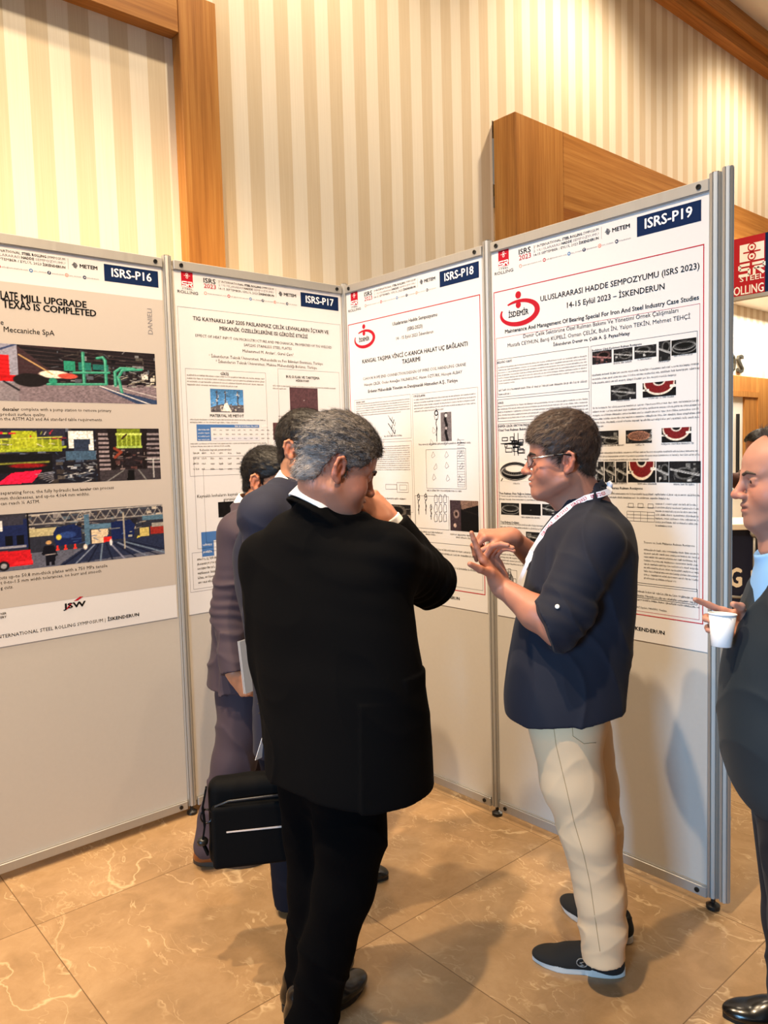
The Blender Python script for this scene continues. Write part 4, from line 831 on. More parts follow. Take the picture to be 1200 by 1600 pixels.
# primitives: (distance function, low corner, high corner)
def rc(a, b, ra, rb):
    a = np.asarray(a, F32); b = np.asarray(b, F32); ab = b-a; L = float(ab@ab)+1e-12; r = max(ra, rb)
    def f(P): p = P-a; t = np.clip((p@ab)/L, 0, 1); return np.sqrt(np.maximum(((p-t[:, None]*ab)**2).sum(1), 0))-(ra+t*(rb-ra)).astype(F32)
    return f, np.minimum(a-r, b-r), np.maximum(a+r, b+r)
def el(c, r, M=None):
    c = np.asarray(c, F32); r = np.asarray(r, F32); R = None if M is None else np.asarray(M, F32)
    def f(P):
        p = P-c
        if R is not None: p = p@R
        k0 = np.sqrt(((p/r)**2).sum(1)); k1 = np.sqrt(((p/r**2)**2).sum(1)); return k0*(k0-1)/np.maximum(k1, 1e-6)
    m = r.max() if R is not None else r
    return f, c-m, c+m
def box(c, h, M=None, rd=.004):
    c = np.asarray(c, F32); h = np.asarray(h, F32)-rd; R = None if M is None else np.asarray(M, F32)
    def f(P):
        p = P-c
        if R is not None: p = p@R
        q = np.abs(p)-h; return np.sqrt((np.maximum(q, 0)**2).sum(1))+np.minimum(q.max(1), 0)-rd
    m = np.linalg.norm(h)+rd if R is not None else h+rd
    return f, c-m, c+m
def half(pt, n):
    """everything on the side the normal points away from"""
    pt = np.asarray(pt, F32); n = nrm(n).astype(F32); return (lambda P: (P-pt)@n), pt, pt
def inf(pr, lo=None): return pr
def ring(c, M, rx, ry, h, th, slope=0.0):
    """band round a neck: M's columns are right, front, up; slope widens it downwards"""
    c = np.asarray(c, F32); R = np.asarray(M, F32)
    def f(P):
        p = (P-c)@R; ex, ey = rx-slope*p[:, 2], ry-slope*p[:, 2]
        k0 = np.sqrt((p[:, 0]/ex)**2+(p[:, 1]/ey)**2); k1 = np.sqrt((p[:, 0]/ex**2)**2+(p[:, 1]/ey**2)**2); d = k0*(k0-1)/np.maximum(k1, 1e-6)
        q0 = np.abs(d)-th+.002; q1 = np.abs(p[:, 2])-h/2+.002
        return np.sqrt(np.maximum(q0, 0)**2+np.maximum(q1, 0)**2)+np.minimum(np.maximum(q0, q1), 0)-.002
    m = max(rx, ry)+slope*h+th+h
    return f, c-m, c+m
def loft(sec, zaxis_samples=160):
    """sec: list of (z, cx, cy, rx, ry, fx, fy): ellipse with half widths rx (side) and ry (front/back); (fx, fy) is where the front looks"""
    sec = sorted(sec); A = np.array(sec, float); z = A[:, 0]; zz = np.linspace(z[0], z[-1], zaxis_samples); T = []
    for c in range(1, A.shape[1]):
        y = A[:, c]; m = np.gradient(y, z); i = np.clip(np.searchsorted(z, zz)-1, 0, len(z)-2); h = z[i+1]-z[i]; t = (zz-z[i])/h
        T.append((2*t**3-3*t**2+1)*y[i]+(t**3-2*t**2+t)*h*m[i]+(-2*t**3+3*t**2)*y[i+1]+(t**3-t**2)*h*m[i+1])
    T = [x.astype(F32) for x in T]; zz = zz.astype(F32); z0, z1 = z[0], z[-1]
    def f(P):
        cx, cy, rx, ry, fx, fy = (np.interp(P[:, 2], zz, t).astype(F32) for t in T); L = np.sqrt(fx*fx+fy*fy); fx, fy = fx/L, fy/L
        px, py = P[:, 0]-cx, P[:, 1]-cy; a = px*fy-py*fx; b = px*fx+py*fy
        q = np.abs(a/rx)**2.35+np.abs(b/ry)**2.35+1e-9; k0 = q**(1/2.35); k1 = np.sqrt((a/rx**2)**2+(b/ry**2)**2)+1e-6; d = k0*(k0-1)/k1
        d = np.clip(d, -.2, 1.0); e = np.maximum(z0-P[:, 2], P[:, 2]-z1); return np.where(e > 0, np.sqrt(np.maximum(d, 0)**2+e*e), np.maximum(d, e)).astype(F32)
    r = max(A[:, 3].max(), A[:, 4].max())
    return f, np.array([A[:, 1].min()-r, A[:, 2].min()-r, z0]), np.array([A[:, 1].max()+r, A[:, 2].max()+r, z1])
def xf(pr, c, M, s=1.0):
    """put a local shape into the place: M's columns are its axes"""
    f, lo, hi = pr; c = np.asarray(c, F32); R = np.asarray(M, F32)
    cs = np.array([[x, y, z] for x in (lo[0], hi[0]) for y in (lo[1], hi[1]) for z in (lo[2], hi[2])])*s@R.T+c
    return (lambda P: f(((P-c)@R)/F32(s))*F32(s)), cs.min(0), cs.max(0)
def poly_yz(pts):
    """prism along x over a polygon in the (y, z) side view"""
    pts = np.array(pts, F32)
    def f(P):
        y, z = P[:, 1], P[:, 2]; d = np.full(len(P), 1e9, F32); ins = np.zeros(len(P), bool)
        for a, b in zip(pts, np.roll(pts, -1, 0)):
            e = b-a; t = np.clip(((y-a[0])*e[0]+(z-a[1])*e[1])/(e@e+1e-12), 0, 1); d = np.minimum(d, (y-a[0]-t*e[0])**2+(z-a[1]-t*e[1])**2)
            c = (z < a[1]) != (z < b[1])
            with np.errstate(divide='ignore', invalid='ignore'): ins ^= c & (y < (b[0]-a[0])*(z-a[1])/(b[1]-a[1])+a[0])
        d = np.sqrt(d); return np.where(ins, -d, d)
    return f, np.array([-.1, pts[:, 0].min(), pts[:, 1].min()]), np.array([.1, pts[:, 0].max(), pts[:, 1].max()])
def axes(front, up=(0, 0, 1)):
    y = nrm(front); u = np.asarray(up, float); x = nrm(np.cross(y, u)); z = np.cross(x, y); return np.stack([x, y, z], 1)
def rot(ax, deg):
    a = nrm(ax); t = math.radians(deg); K = np.array([[0, -a[2], a[1]], [a[2], 0, -a[0]], [-a[1], a[0], 0]]); return np.eye(3)+math.sin(t)*K+(1-math.cos(t))*K@K

# ------------------------------------------------------------------ heads
def head_prims(S, c, M, s, jaw=1.0, belly=0.0, nose=1.0, ears=(1, 1)):
    A = lambda pr, k: S.u(xf(pr, c, M, s), k*s)
    A(el((0, -.004, .050), (.075, .097, .084)), .01)
    A(el((0, .040, .050), (.062, .053, .052)), .03)
    A(el((0, .036, -.030), (.058*jaw, .057, .072)), .03)
    for q in (-1, 1):
        A(rc((q*.052*jaw, .002, -.045), (q*.018, .078, -.084), .020, .017), .03)
        A(el((q*.040, .058, -.020), (.026, .030, .030)), .025)
        A(rc((q*.012, .093, .030), (q*.044, .072, .036), .010, .010), .015)
    A(el((0, .082, -.086), (.022, .017, .016)), .02)
    A(el((0, .072, -.048), (.034, .030, .032)), .02)
    A(rc((0, .092, .030), (0, .101+.014*nose, -.012), .0080, .0105), .012)
    A(el((0, .105+.014*nose, -.016), (.0105, .0115, .0100)), .008)
    for q in (-1, 1): A(el((q*.0125, .100+.007*nose, -.019), (.0085, .011, .008)), .006)
    for q in (-1, 1): S.sub(xf(el((q*.032, .100, .016), (.017, .020, .0115)), c, M, s), .016*s)
    for q in (-1, 1):
        A(el((q*.032, .079, .0165), (.0145, .0135, .0125)), .004)
        A(rc((q*.020, .0905, .0240), (q*.044, .083, .0215), .0035, .003), .006)
        A(rc((q*.021, .0895, .0085), (q*.042, .083, .0095), .0030, .003), .006)
    A(rc((-.016, .0985, -.0420), (.016, .0985, -.0420), .0055, .0055), .008); A(el((0, .1015, -.0415), (.014, .008, .0060)), .006)
    A(el((0, .0985, -.0555), (.019, .0095, .0068)), .007)
    S.sub(xf(rc((-.024, .103, -.0485), (.024, .103, -.0485), .0025, .0025), c, M, s), .005*s)
    for k_, q in enumerate((-1, 1)):
        if not ears[k_]: continue
        E = axes((q*.35, -1, 0), (q*.25, .20, 1)); E = np.stack([np.cross(E[:, 1], E[:, 2]), E[:, 1], E[:, 2]], 1)
        ec = np.array([q*.0775, -.010, .006]); En = nrm((q*1.0, .42, 0)); Ey = nrm(np.cross((0, 0, 1), En)) if q > 0 else nrm(np.cross(En, (0, 0, 1))); Ey = Ey*np.sign(Ey[1] or 1)
        Ez = nrm(np.cross(En, Ey)); Ez = Ez*np.sign(Ez[2]); Ez = nrm(Ez+.18*-Ey); ER = np.stack([En, Ey, Ez], 1)
        A(el(ec, (.0065, .0185, .031), ER), .006)
        pts = [ec+ER@np.array(p) for p in ((.003, .013, .004), (.006, .012, .022), (.007, .001, .031), (.007, -.012, .024), (.006, -.017, .006), (.004, -.010, -.014), (.002, .002, -.028))]
        for a, b in zip(pts, pts[1:]): A(rc(a, b, .0042, .0042), .004)
        A(el(ec+ER@np.array((.002, .004, -.027)), (.005, .008, .009), ER), .006)
        S.sub(xf(el(ec+ER@np.array((.010, .004, -.002)), (.010, .0085, .013), ER), c, M, s), .005*s)
        A(rc(ec+ER@np.array((.003, -.006, -.010)), ec+ER@np.array((.004, -.004, .016)), .0032, .0032), .004)
        A(el(ec+ER@np.array((.004, .0135, -.003)), (.004, .004, .007), ER), .004)
HAIR_STD = [(.100, .108), (.090, .083), (.080, .077), (.071, .072), (.060, .060), (.052, .040), (.040, .036), (.022, .030), (.018, -.012), (.009, -.014), (.005, .012), (.004, .030), (-.004, .043), (-.020, .044), (-.033, .030), (-.037, .004), (-.036, -.020), (-.050, -.050), (-.120, -.056), (-.14, .16), (.100, .16)]
def hair_sdf(c, M, s, outline=HAIR_STD, thick=.010, top=.008, front=.004, seed=1, amp=.0025):
    S = Sdf(); A = lambda pr, k: S.u(xf(pr, c, M, s), k*s)
    A(el((0, -.006, .050+top*.4), (.0755+thick*.75, .098+thick*.8, .085+top)), .01); A(el((0, .038, .056+top*.5), (.0625+thick*.5, .054+front, .054+top)), .03)
    A(el((0, -.048, -.02), (.059, .051, .055)), .02)
    S.cut(xf(poly_yz(outline), c, M, s), .006*s); Rm = np.asarray(M, F32); cc = np.asarray(c, F32)
    def disp(P): q = (P-cc)@Rm; return F32(amp)*(vnoise(q*np.array([190, 60, 120], F32), seed)+.8*vnoise(q*np.array([70, 30, 60], F32), seed+3))
    S.disp = lambda P: disp(P)+F32(.0065)*np.clip((F32(.030)-((P-cc)@Rm)[:, 2]/F32(s))/F32(.06), 0, 1); S.dmax = amp*2+.007; return S
def strands(V, N, c, M, s, seed, n, ln, cols, lift=.25, crown=(0, -.035, .14), w=.00055, comb=None):
    """short hairs standing on the hair's surface, combed away from the crown"""
    rg = np.random.RandomState(seed); k = rg.randint(0, len(V), n); p = V[k]; nn = N[k]; q = (p-np.asarray(c))@np.asarray(M)/s
    fl = q-np.array(crown); 
    if comb is not None: fl = fl*.4+np.array(comb)*.1
    fl = fl/np.linalg.norm(fl, axis=1)[:, None]; d = fl@np.asarray(M).T; d = d-(d*nn).sum(1)[:, None]*nn; d /= np.linalg.norm(d, axis=1)[:, None]+1e-9
    d = d+rg.normal(0, .20, d.shape); L = ln*rg.uniform(.6, 1.25, (n, 1)); lf = lift*rg.uniform(.4, 1.3, (n, 1))
    p0 = p-nn*.003; p1 = p+d*L*.5+nn*L*lf*.5; p2 = p+d*L+nn*L*lf*.62; b = np.cross(d, nn); b /= np.linalg.norm(b, axis=1)[:, None]+1e-9
    ww = w*rg.uniform(.6, 1.4, (n, 1)); v = np.stack([p0-b*ww, p0+b*ww, p1-b*ww*.8, p1+b*ww*.8, p2-b*ww*.15, p2+b*ww*.15], 1).reshape(-1, 3)
    i = np.arange(n)[:, None]*6; f = np.concatenate([i+np.array([[0, 1, 3, 2]]), i+np.array([[2, 3, 5, 4]])]); cs = cols(q, rg, n); return v, f, np.repeat(cs, 6, 0)
def vnormals(V, Fq):
    a = V[Fq[:, 2]]-V[Fq[:, 0]]; b = V[Fq[:, 3]]-V[Fq[:, 1]]; fn = np.cross(a, b); N = np.zeros_like(V)
    for k in range(4): np.add.at(N, Fq[:, k], fn)
    return N/(np.linalg.norm(N, axis=1)[:, None]+1e-12)
# ------------------------------------------------------------------ hands
KN = np.array([(.027, .090, .000), (.0065, .094, -.003), (-.014, .089, -.001), (-.032, .080, .004)]); FL = [(.044, .026, .021), (.048, .030, .022), (.045, .028, .022), (.036, .021, .019)]; FR = [(.0098, .0088, .0078, .0066), (.0100, .0090, .0080, .0067), (.0096, .0086, .0076, .0064), (.0086, .0077, .0068, .0058)]
def hand_prims(S, w, yd, palm, right, curls, spread=(6, 1, -4, -9), thumb=((.55, .75, .35), (.35, .9, .3)), s=1.0, tlen=1.0):
    """w wrist, yd towards the knuckles, palm the way the palm looks; curls: per finger bends at its three joints; thumb: directions of its two segments (thumb side, fingers, palm)"""
    Y = nrm(yd); Z = np.asarray(palm, float); Z = nrm(Z-(Z@Y)*Y); X = np.cross(Y, Z)*(1 if right else -1); W = np.asarray(w, float)
    G = lambda p: W+s*(p[0]*X+p[1]*Y+p[2]*Z); tips = []
    S.u(rc(G((.011, -.012, 0)), G((.016, .02, 0)), .019*s, .017*s), .02); S.u(rc(G((-.011, -.012, 0)), G((-.016, .02, .0)), .019*s, .016*s), .02)
    for k in range(4):
        b = np.array((KN[k][0]*.55, .018, .0)); S.u(rc(G(b), G(KN[k]), .0155*s, .0115*s), .014*s)
    S.u(rc(G((.020, .022, .008)), G((.033, .050, .012)), .0175*s, .0150*s), .014*s); S.u(rc(G((-.022, .022, .008)), G((-.028, .055, .009)), .0150*s, .0120*s), .014*s)
    for k in range(4):
        p = KN[k].copy(); t = math.radians(spread[k]); ang = 0
        for q in range(3):
            ang += math.radians(curls[k][q]); d = np.array((math.sin(t)*math.cos(ang), math.cos(t)*math.cos(ang), math.sin(ang)))
            e = p+d*FL[k][q]; S.u(rc(G(p), G(e), FR[k][q]*s, FR[k][q+1]*s), .0035*s if q else .008*s); p = e
        tips.append(G(p))
    p = np.array((.036, .050, .012))
    for q, (d, l, ra, rb) in enumerate(zip(thumb, (.036, .030), (.0125, .0108), (.0108, .0082))):
        e = p+nrm(d)*l*tlen; S.u(rc(G(p), G(e), ra*s, rb*s), .006*s); p = e
    tips.append(G(p)); return tips
# ------------------------------------------------------------------ figures
SKIN = attr_mat('skin', .48, .35, 'C08A6E', None, Subsurface_Weight=.12, Subsurface_Scale=.01)
SKIN.node_tree.nodes['Principled BSDF'].inputs['Subsurface Radius'].default_value = (1.0, .35, .2)
_t = NT(SKIN); _n = _t.n('TexNoise', {'Vector': _t.coords(), 'Scale': 260.0, 'Detail': 3.0}); _t.bump(_n.outputs['Fac'], .12, .0006)
HAIRM = attr_mat('hair_strands', .5, .35)
def cloth(name, col, rough=.85, weave=900, var=.12, sheen=.04, spec=.25, bump=.15):
    m = mat(name, col, rough, 0, spec); t = NT(m); t.b.inputs['Sheen Weight'].default_value = sheen; t.b.inputs['Sheen Roughness'].default_value = .5
    n = t.n('TexNoise', {'Vector': t.coords(), 'Scale': float(weave), 'Detail': 2.0}); n2 = t.n('TexNoise', {'Vector': t.coords(), 'Scale': 9.0, 'Detail': 3.0})
    b = np.array(lin(col)); f = t.math('ADD', t.math('MULTIPLY', n.outputs['Fac'], .6), t.math('MULTIPLY', n2.outputs['Fac'], .4))
    r = t.n('MixRGB', {'Fac': f, 'Color1': (*(b*(1-var)), 1), 'Color2': (*(b*(1+var)), 1)}); t.l(r.outputs[0], t.b.inputs['Base Color']); t.bump(n.outputs['Fac'], bump, .0006); return m
def put(name, S, res, m, root, colf=None, smooth=True, extra=None, keep=None):
    V, Fq = S.mesh(res); base = np.array(root.location) if root is not None else np.zeros(3)
    cols = colf(V) if colf else None; VV = V
    if extra is not None:
        N = vnormals(V, Fq); ev, ef, ec = extra(V, N); VV = np.concatenate([V, ev]); Fq2 = np.concatenate([Fq, ef+len(V)]); cols = np.concatenate([cols, ec])
    else: Fq2 = Fq
    o = mesh_obj(name, VV-base, Fq2, m, root, smooth, cols)
    o['_tmp'] = 0; del o['_tmp']
    if keep is not None: keep.append((V, Fq))
    return o
def skin_cols(c, M, s, base, stub=0.0, lip=(.60, .30, .26)):
    base = np.array(lin(base)); lp = np.array(lin(lip)); cc = np.asarray(c); R = np.asarray(M)
    def f(V):
        q = (V-cc)@R/s; C = np.tile(base, (len(V), 1)); inh = (np.abs(q[:, 0]) < .12) & (q[:, 2] > -.15) & (q[:, 2] < .2) & (np.abs(q[:, 1]) < .16)
        def w(ct, r): return np.where(inh, np.clip(1.4-np.sqrt((((q-np.array(ct))/np.array(r))**2).sum(1)), 0, 1), 0)[:, None]
        red = np.array(lin('C0604C')); k = np.maximum(np.maximum(w((.082, -.012, .004), (.02, .03, .04)), w((-.082, -.012, .004), (.02, .03, .04))), np.maximum(w((0, .118, -.014), (.018, .02, .02)), .7*np.maximum(w((.045, .06, -.015), (.03, .04, .03)), w((-.045, .06, -.015), (.03, .04, .03)))))
        C = C*(1-.35*k)+red*.35*k
        if stub: k = np.clip(w((0, .06, -.075), (.075, .07, .05)), 0, 1)*stub; C = C*(1-k)+np.array(lin('7C625A'))*k
        k = w((0, .102, -.049), (.021, .014, .0095)); C = C*(1-.75*k)+lp*.75*k
        C = C*(1+.05*vnoise(V*60, 5)[:, None]+.05*vnoise(V*17, 6)[:, None]); return C
    return f
def shoe(root, heel, toe, mat_up, mat_sole, name='shoe', label=None, w=1.0, sole=.018, h=.075, white=False, style='dress'):
    heel = np.asarray(heel, float); toe = np.asarray(toe, float); L = np.linalg.norm(toe-heel); Y = nrm(toe-heel); Z = np.array([0, 0, 1.]); X = np.cross(Y, Z); M = np.stack([X, Y, Z], 1); k = L/.29
    S = Sdf(); A = lambda pr, kk: S.u(xf(pr, heel, M, k), kk)
    A(rc((0, .042, .040), (0, .040, .085 if style != 'boat' else .070), .034*w, .033*w), .01); A(rc((0, .05, .034), (.004*w, .17, .026), .0375*w, .040*w), .03); A(rc((.002, .10, .068), (.002, .18, .034), .026*w, .027*w), .03)
    A(el((.005*w, .203, .024), (.0475*w, .088, .030)), .02); A(el((0, .04, .03), (.036*w, .038, .035)), .02)
    S.cut(xf(half((0, 0, sole*.7), (0, 0, -1)), heel, M, k), .003)
    if style == 'boat':
        S.sub(xf(el((0, .060, .096), (.028, .052, .034)), heel, M, k), .006); S.u(xf(rc((-.020, .150, .062), (.022, .150, .062), .006, .006), heel, M, k), .004)
        for q in (-1, 1): S.u(xf(rc((q*.030, .02, .066), (q*.031, .13, .062), .0045, .0045), heel, M, k), .004)
    o = put(name, S, .004, mat_up, root)
    if label: o['label'] = label
    base = np.array(root.location); prof = []
    for q in range(40):
        t = 2*math.pi*q/40; c_, s_ = math.cos(t), math.sin(t); y = .1425+.1475*s_; wd = np.interp(y, [-.01, .03, .12, .2, .25, .28, .30], [.030, .036, .034, .047, .040, .026, .012])*w
        prof.append(((math.copysign(abs(c_)**.7, c_))*wd*1.09+.004*w*(y > .1), y))
    v = []; f = []; n = len(prof)
    for z, e in ((0.0, .97), (.003, 1.0), (sole, 1.0), (sole+.001, .93)):
        for x, y in prof: p = heel+k*(X*x*e+Y*((y-.1425)*e+.1425))+Z*(z-heel[2]); v.append(p-base)
    for r in range(3):
        for i in range(n): j = (i+1) % n; f.append((r*n+i, r*n+j, r*n+n+j, r*n+n+i))
    f += [tuple(range(n-1, -1, -1)), tuple(range(3*n, 4*n))]
    mesh_obj('sole', v, f, mat_sole, o, False)
    return o, M, k
def tors(rows, f, lat, front=None):
    """rows: (y in the photo, left edge, right edge, distance, side half width) -> ellipse sections that give that outline when the front looks along f"""
    fx, fy = nrm(vec(*f))[:2]; fv = nrm([f[0], f[1], 0]); out = []
    for r in rows:
        y, xl, xr, dep, k = r; c = at((xl+xr)/2, y, dep); w = (xr-xl)/2*dep/CF
        # view direction to this point in viewer axes
        vx, vy = (xl+xr)/2-600, CF; q = math.hypot(vx, vy); vx, vy = vx/q, vy/q; sx, sy = vy, -vx     # sideways direction seen
        cf, cl = fv[0]*sx+fv[1]*sy, fv[1]*sx-fv[0]*sy
        if lat: rx = k; ry = math.sqrt(max(w*w-(rx*cl)**2, .08**2*cf*cf))/abs(cf)
        else: ry = k; rx = math.sqrt(max(w*w-(ry*cf)**2, .08**2*cl*cl))/abs(cl)
        out.append((c[2], c[0], c[1], rx, ry, fx, fy))
    return out
def creases(amp, d, f, seed, across=.30, warp=.5):
    """narrow soft ridges lying across direction d"""
    d = nrm(d); e1 = nrm(np.cross(d, (.31, .22, .92))); e2 = np.cross(d, e1); M_ = np.stack([d*f, e1*f*across, e2*f*across], 1).astype(F32)
    def g(P):
        Q = P@M_; Q = Q+F32(warp)*np.stack([vnoise(P*5, seed+7), vnoise(P*5+9, seed+8), vnoise(P*5+17, seed+9)], 1).astype(F32); n = vnoise(Q, seed); return -F32(amp)*((1-np.abs(n))**4-.25)
    return g
def step(pt, n, amp, top):
    """one cloth edge lapping over another below the point top"""
    p0 = np.asarray(pt, F32); nn = nrm(n).astype(F32); zt = F32(top[2])
    return lambda P: -F32(amp)*(np.clip(((P-p0)@nn)/.002, -1, 1)*.5+.5)*np.exp(-np.clip((P-p0)@nn, 0, 1)/.03)*(P[:, 2] < zt)
def folds(amp, fz=24., fxy=7., seed=1, lo=None, hi=None):
    def d(P): n = vnoise(P*np.array([fxy, fxy, fz], F32)+F32(.37*seed), seed); n2 = vnoise(P*np.array([fxy*2.2, fxy*2.2, fz*1.7], F32), seed+1); return F32(amp)*(1-2*np.abs(n))*.8+F32(amp*.4)*n2
    return d
def arm_folds(elbow, axis, amp, seed, rad=.10):
    """folds gathering round a bent elbow"""
    e = np.asarray(elbow, F32); a = nrm(axis).astype(F32)
    def d(P): p = P-e; t = p@a; g = np.exp(-(p*p).sum(1)/(rad*rad)); return -F32(amp)*g*np.sin(t*F32(150)+3*vnoise(P*9, seed))
    return d
# ------------------------------------------------------------------ people
def both(pr, hp):
    f, lo, hi = pr; g = hp[0]; return (lambda P: np.maximum(f(P), g(P))), lo, hi
def P3(*a): return at(*a)
BLK = mat('black_sole_rubber', '0B0B0B', .5); BLEATH = mat('black_polished_leather', '0E0D0D', .22, 0, .6)
EYEW = mat('eye_white', 'D8CFC8', .25); IRIS = mat('dark_iris', '1E1512', .15)
def person(label, base):
    o = empty('person', base, 0, label=label, cat='person'); return o
def eyes(root, c, M, s, sides=(-1, 1)):
    base = np.array(root.location)
    for q in sides:
        e = np.asarray(c)+np.asarray(M)@(np.array((q*.032, .0805, .0160))*s)-base; r = .0122*s
        b = MB(); b.lathe([(.0002, -r)]+[(r*math.sin(t), -r*math.cos(t)) for t in np.linspace(.2, math.pi-.2, 11)]+[(.0002, r)], (0, 0, 0), 16)
        f = np.asarray(M)@nrm((q*.12, 1, -.05)); B = axes(f)
        Rm = np.stack([B[:, 0], B[:, 2]*-1, B[:, 1]], 1)
        o = mesh_obj('eye', np.array(b.v)@Rm.T+e, b.f, EYEW, root, True)
        d = MB().lathe([(.0002, r*1.03), (r*.18, r*1.02), (r*.36, r*.95), (r*.45, r*.90), (.0002, r*.85)][::-1], (0, 0, 0), 14); mesh_obj('iris', np.array(d.v)@Rm.T+e, d.f, IRIS, o, True)
def brow(root, c, M, s, cols, q, drop=0.0):
    S = Sdf()
    for a, b, r in (((.016, .1025, .033), (.030, .0985, .0385), .0042), ((.030, .0985, .0385), (.048, .083, .034), .0036)):
        S.u(xf(rc((q*a[0], a[1]-drop, a[2]), (q*b[0], b[1]-drop, b[2]), r, r*.8), c, M, s), .004)
    put('eyebrow', S, .002, HAIRM, root, lambda V: np.tile(np.array(lin(cols)), (len(V), 1)))
def hair(root, c, M, s, colf, n, ln=.016, seed=3, comb=None, lift=.25, name='hair', res=.003, **kw):
    S = hair_sdf(c, M, s, seed=seed, **kw)
    def base(V): q = (V-np.asarray(c))@np.asarray(M)/s; return colf(q, np.random.RandomState(seed), len(V))*.75
    return put(name, S, res, HAIRM, root, base, extra=lambda V, N: strands(V, N, c, M, s, seed, n, ln, colf, lift, comb=comb))
def plain_cols(hexs, var=.35):
    b = np.array(lin(hexs))
    return lambda q, rg, n: b*(1+var*rg.uniform(-1, 1, (n, 1)))

# ================================================== the man in the navy shirt
A1 = person('person in untucked navy short-sleeved shirt and khaki trousers pinching a finger', pos(.62, 2.42))
hc, hs = at(881, 725, 2.36), 1.0; hM = axes(vec(-.985, .17, -.035), vec(-.02, 0, 1))
H = lambda p: hc+hM@(np.array(p)*hs)
S = Sdf(); head_prims(S, hc, hM, hs, jaw=1.04, nose=1.0)
nb = at(921, 797, 2.39)
S.u(rc(H((0, -.025, -.045)), nb, .058, .064), .02); S.u(rc(H((0, .045, -.085)), at(893, 795, 2.385), .022, .045), .03)
sn, sf = at(928, 850, 2.21), at(915, 845, 2.57); S.u(rc(nb, at(915, 850, 2.39), .06, .08), .03); S.u(rc(at(915, 850, 2.39), sn, .07, .05), .03); S.u(rc(at(915, 850, 2.39), sf, .07, .05), .03)
en, wn = at(874, 985, 2.155), at(781, 914, 2.28); ef, wf = at(872, 905, 2.62), at(797, 838, 2.45)
S.u(rc(sn, en, .05, .044), .02); S.u(rc(en, en*.62+wn*.38, .046, .048), .02); S.u(rc(en*.62+wn*.38, wn, .048, .0275), .02)
S.u(rc(sf, ef, .05, .044), .02); S.u(rc(ef, ef*.62+wf*.38, .046, .045), .02); S.u(rc(ef*.62+wf*.38, wf, .045, .0275), .02)
tl = hand_prims(S, wn, vec(-.40, .0, .92), vec(.66, -.62, .42), False, ((2, 4, 3), (58, 36, 22), (64, 36, 22), (68, 34, 22)), spread=(2, 0, -5, -10), thumb=((.80, .66, -.05), (.72, .76, -.12)), s=1.0, tlen=1.3)
tr = hand_prims(S, wf, vec(-.93, -.12, .10), vec(-.15, .25, -.95), True, ((52, 44, 18), (58, 52, 22), (66, 60, 24), (72, 60, 24)), spread=(3, 0, -3, -8), thumb=((.30, .86, .42), (-.05, .90, .48)), s=.98)
put('body', S, .003, SKIN, A1, skin_cols(hc, hM, hs, 'AD735C', .14))
eyes(A1, hc, hM, hs)
HA = [(.108, .104), (.104, .080), (.096, .073), (.084, .068), (.066, .066), (.056, .055), (.050, .034), (.036, .026), (.024, .020), (.019, -.008), (.010, -.010), (.006, .014), (.004, .032), (-.004, .044), (-.021, .045), (-.034, .030), (-.039, .004), (-.040, -.018), (-.056, -.046), (-.120, -.050), (-.14, .17), (.108, .17)]
hair(A1, hc, hM, hs, plain_cols('45352D', .5), 16000, .017, 4, outline=HA, thick=.011, top=.026, front=.016, comb=(0, .6, -.25))
for q in (-1, 1): brow(A1, hc, hM, hs, '2A1F1B', q)
POLO = cloth('navy_shirt_cotton', '181B28', .8, 1300, .15, .03); KHAKI = cloth('khaki_twill', 'DFBE97', .9, 1500, .07, .03)
F4 = (-.97, .2)
S = Sdf(); S.u(loft(tors([(795, 880, 962, 2.39, .085), (815, 858, 980, 2.39, .145), (840, 842, 989, 2.39, .18), (870, 830, 992, 2.39, .195), (900, 822, 992, 2.385, .198), (950, 811, 990, 2.38, .198), (1000, 799, 984, 2.375, .20), (1040, 792, 978, 2.37, .203), (1075, 789, 975, 2.365, .207), (1135, 793, 972, 2.36, .207)], F4, True)), .02)
S.u(rc(at(915, 838, 2.39), sn, .075, .074), .05); S.u(rc(at(915, 838, 2.39), sf, .075, .07), .05)
S.u(both(rc(sn, at(868, 978, 2.15), .079, .074), half(at(851, 974, 2.15), vec(-.93, 0, -.30))), .03)
S.u(both(rc(at(890, 950, 2.165), at(860, 976, 2.15), .078, .076), half(at(849, 974, 2.15), vec(-.93, 0, -.30))), .004)
S.u(both(rc(sf, at(872, 912, 2.62), .076, .070), half(at(846, 890, 2.62), vec(-.9, 0, .1))), .03)
cm = axes(vec(-.9, .18, -.38), vec(-.38, .05, .92)); S.u(rc(at(917, 806, 2.39), at(918, 832, 2.28), .072, .07), .04); S.u(rc(at(917, 806, 2.39), at(916, 828, 2.50), .072, .07), .04); S.u(ring(at(908, 777, 2.385), cm, .071, .083, .050, .0042, .34), .003)
S.cut(half(at(880, 1100, 2.36), vec(.10, 0, -1)), .004)
d1_, d2_, d3_ = creases(.0055, vec(.9, -.3, .25), 11., 3, .28), arm_folds(at(880, 965, 2.15), nrm(sn-en), .003, 5, .09), creases(.0045, vec(.5, .2, .85), 9., 9, .35)
S.disp = lambda P: d1_(P)+d2_(P)+d3_(P); S.dmax = .02
keepA = []; shirtA = put('shirt', S, .0045, POLO, A1, keep=keepA)
S = Sdf(); pm = axes(vec(-.97, .2)); S.u(el(at(889, 1105, 2.36), (.165, .125, .15), pm), .02)
def leg(S, pts, k=.03, hem=None):
    for q, ((a, ra), (b, rb)) in enumerate(zip(pts, pts[1:])):
        pr = rc(a, b, ra, rb); S.u(both(pr, half(*hem)) if hem is not None and q >= len(pts)-3 else pr, k)
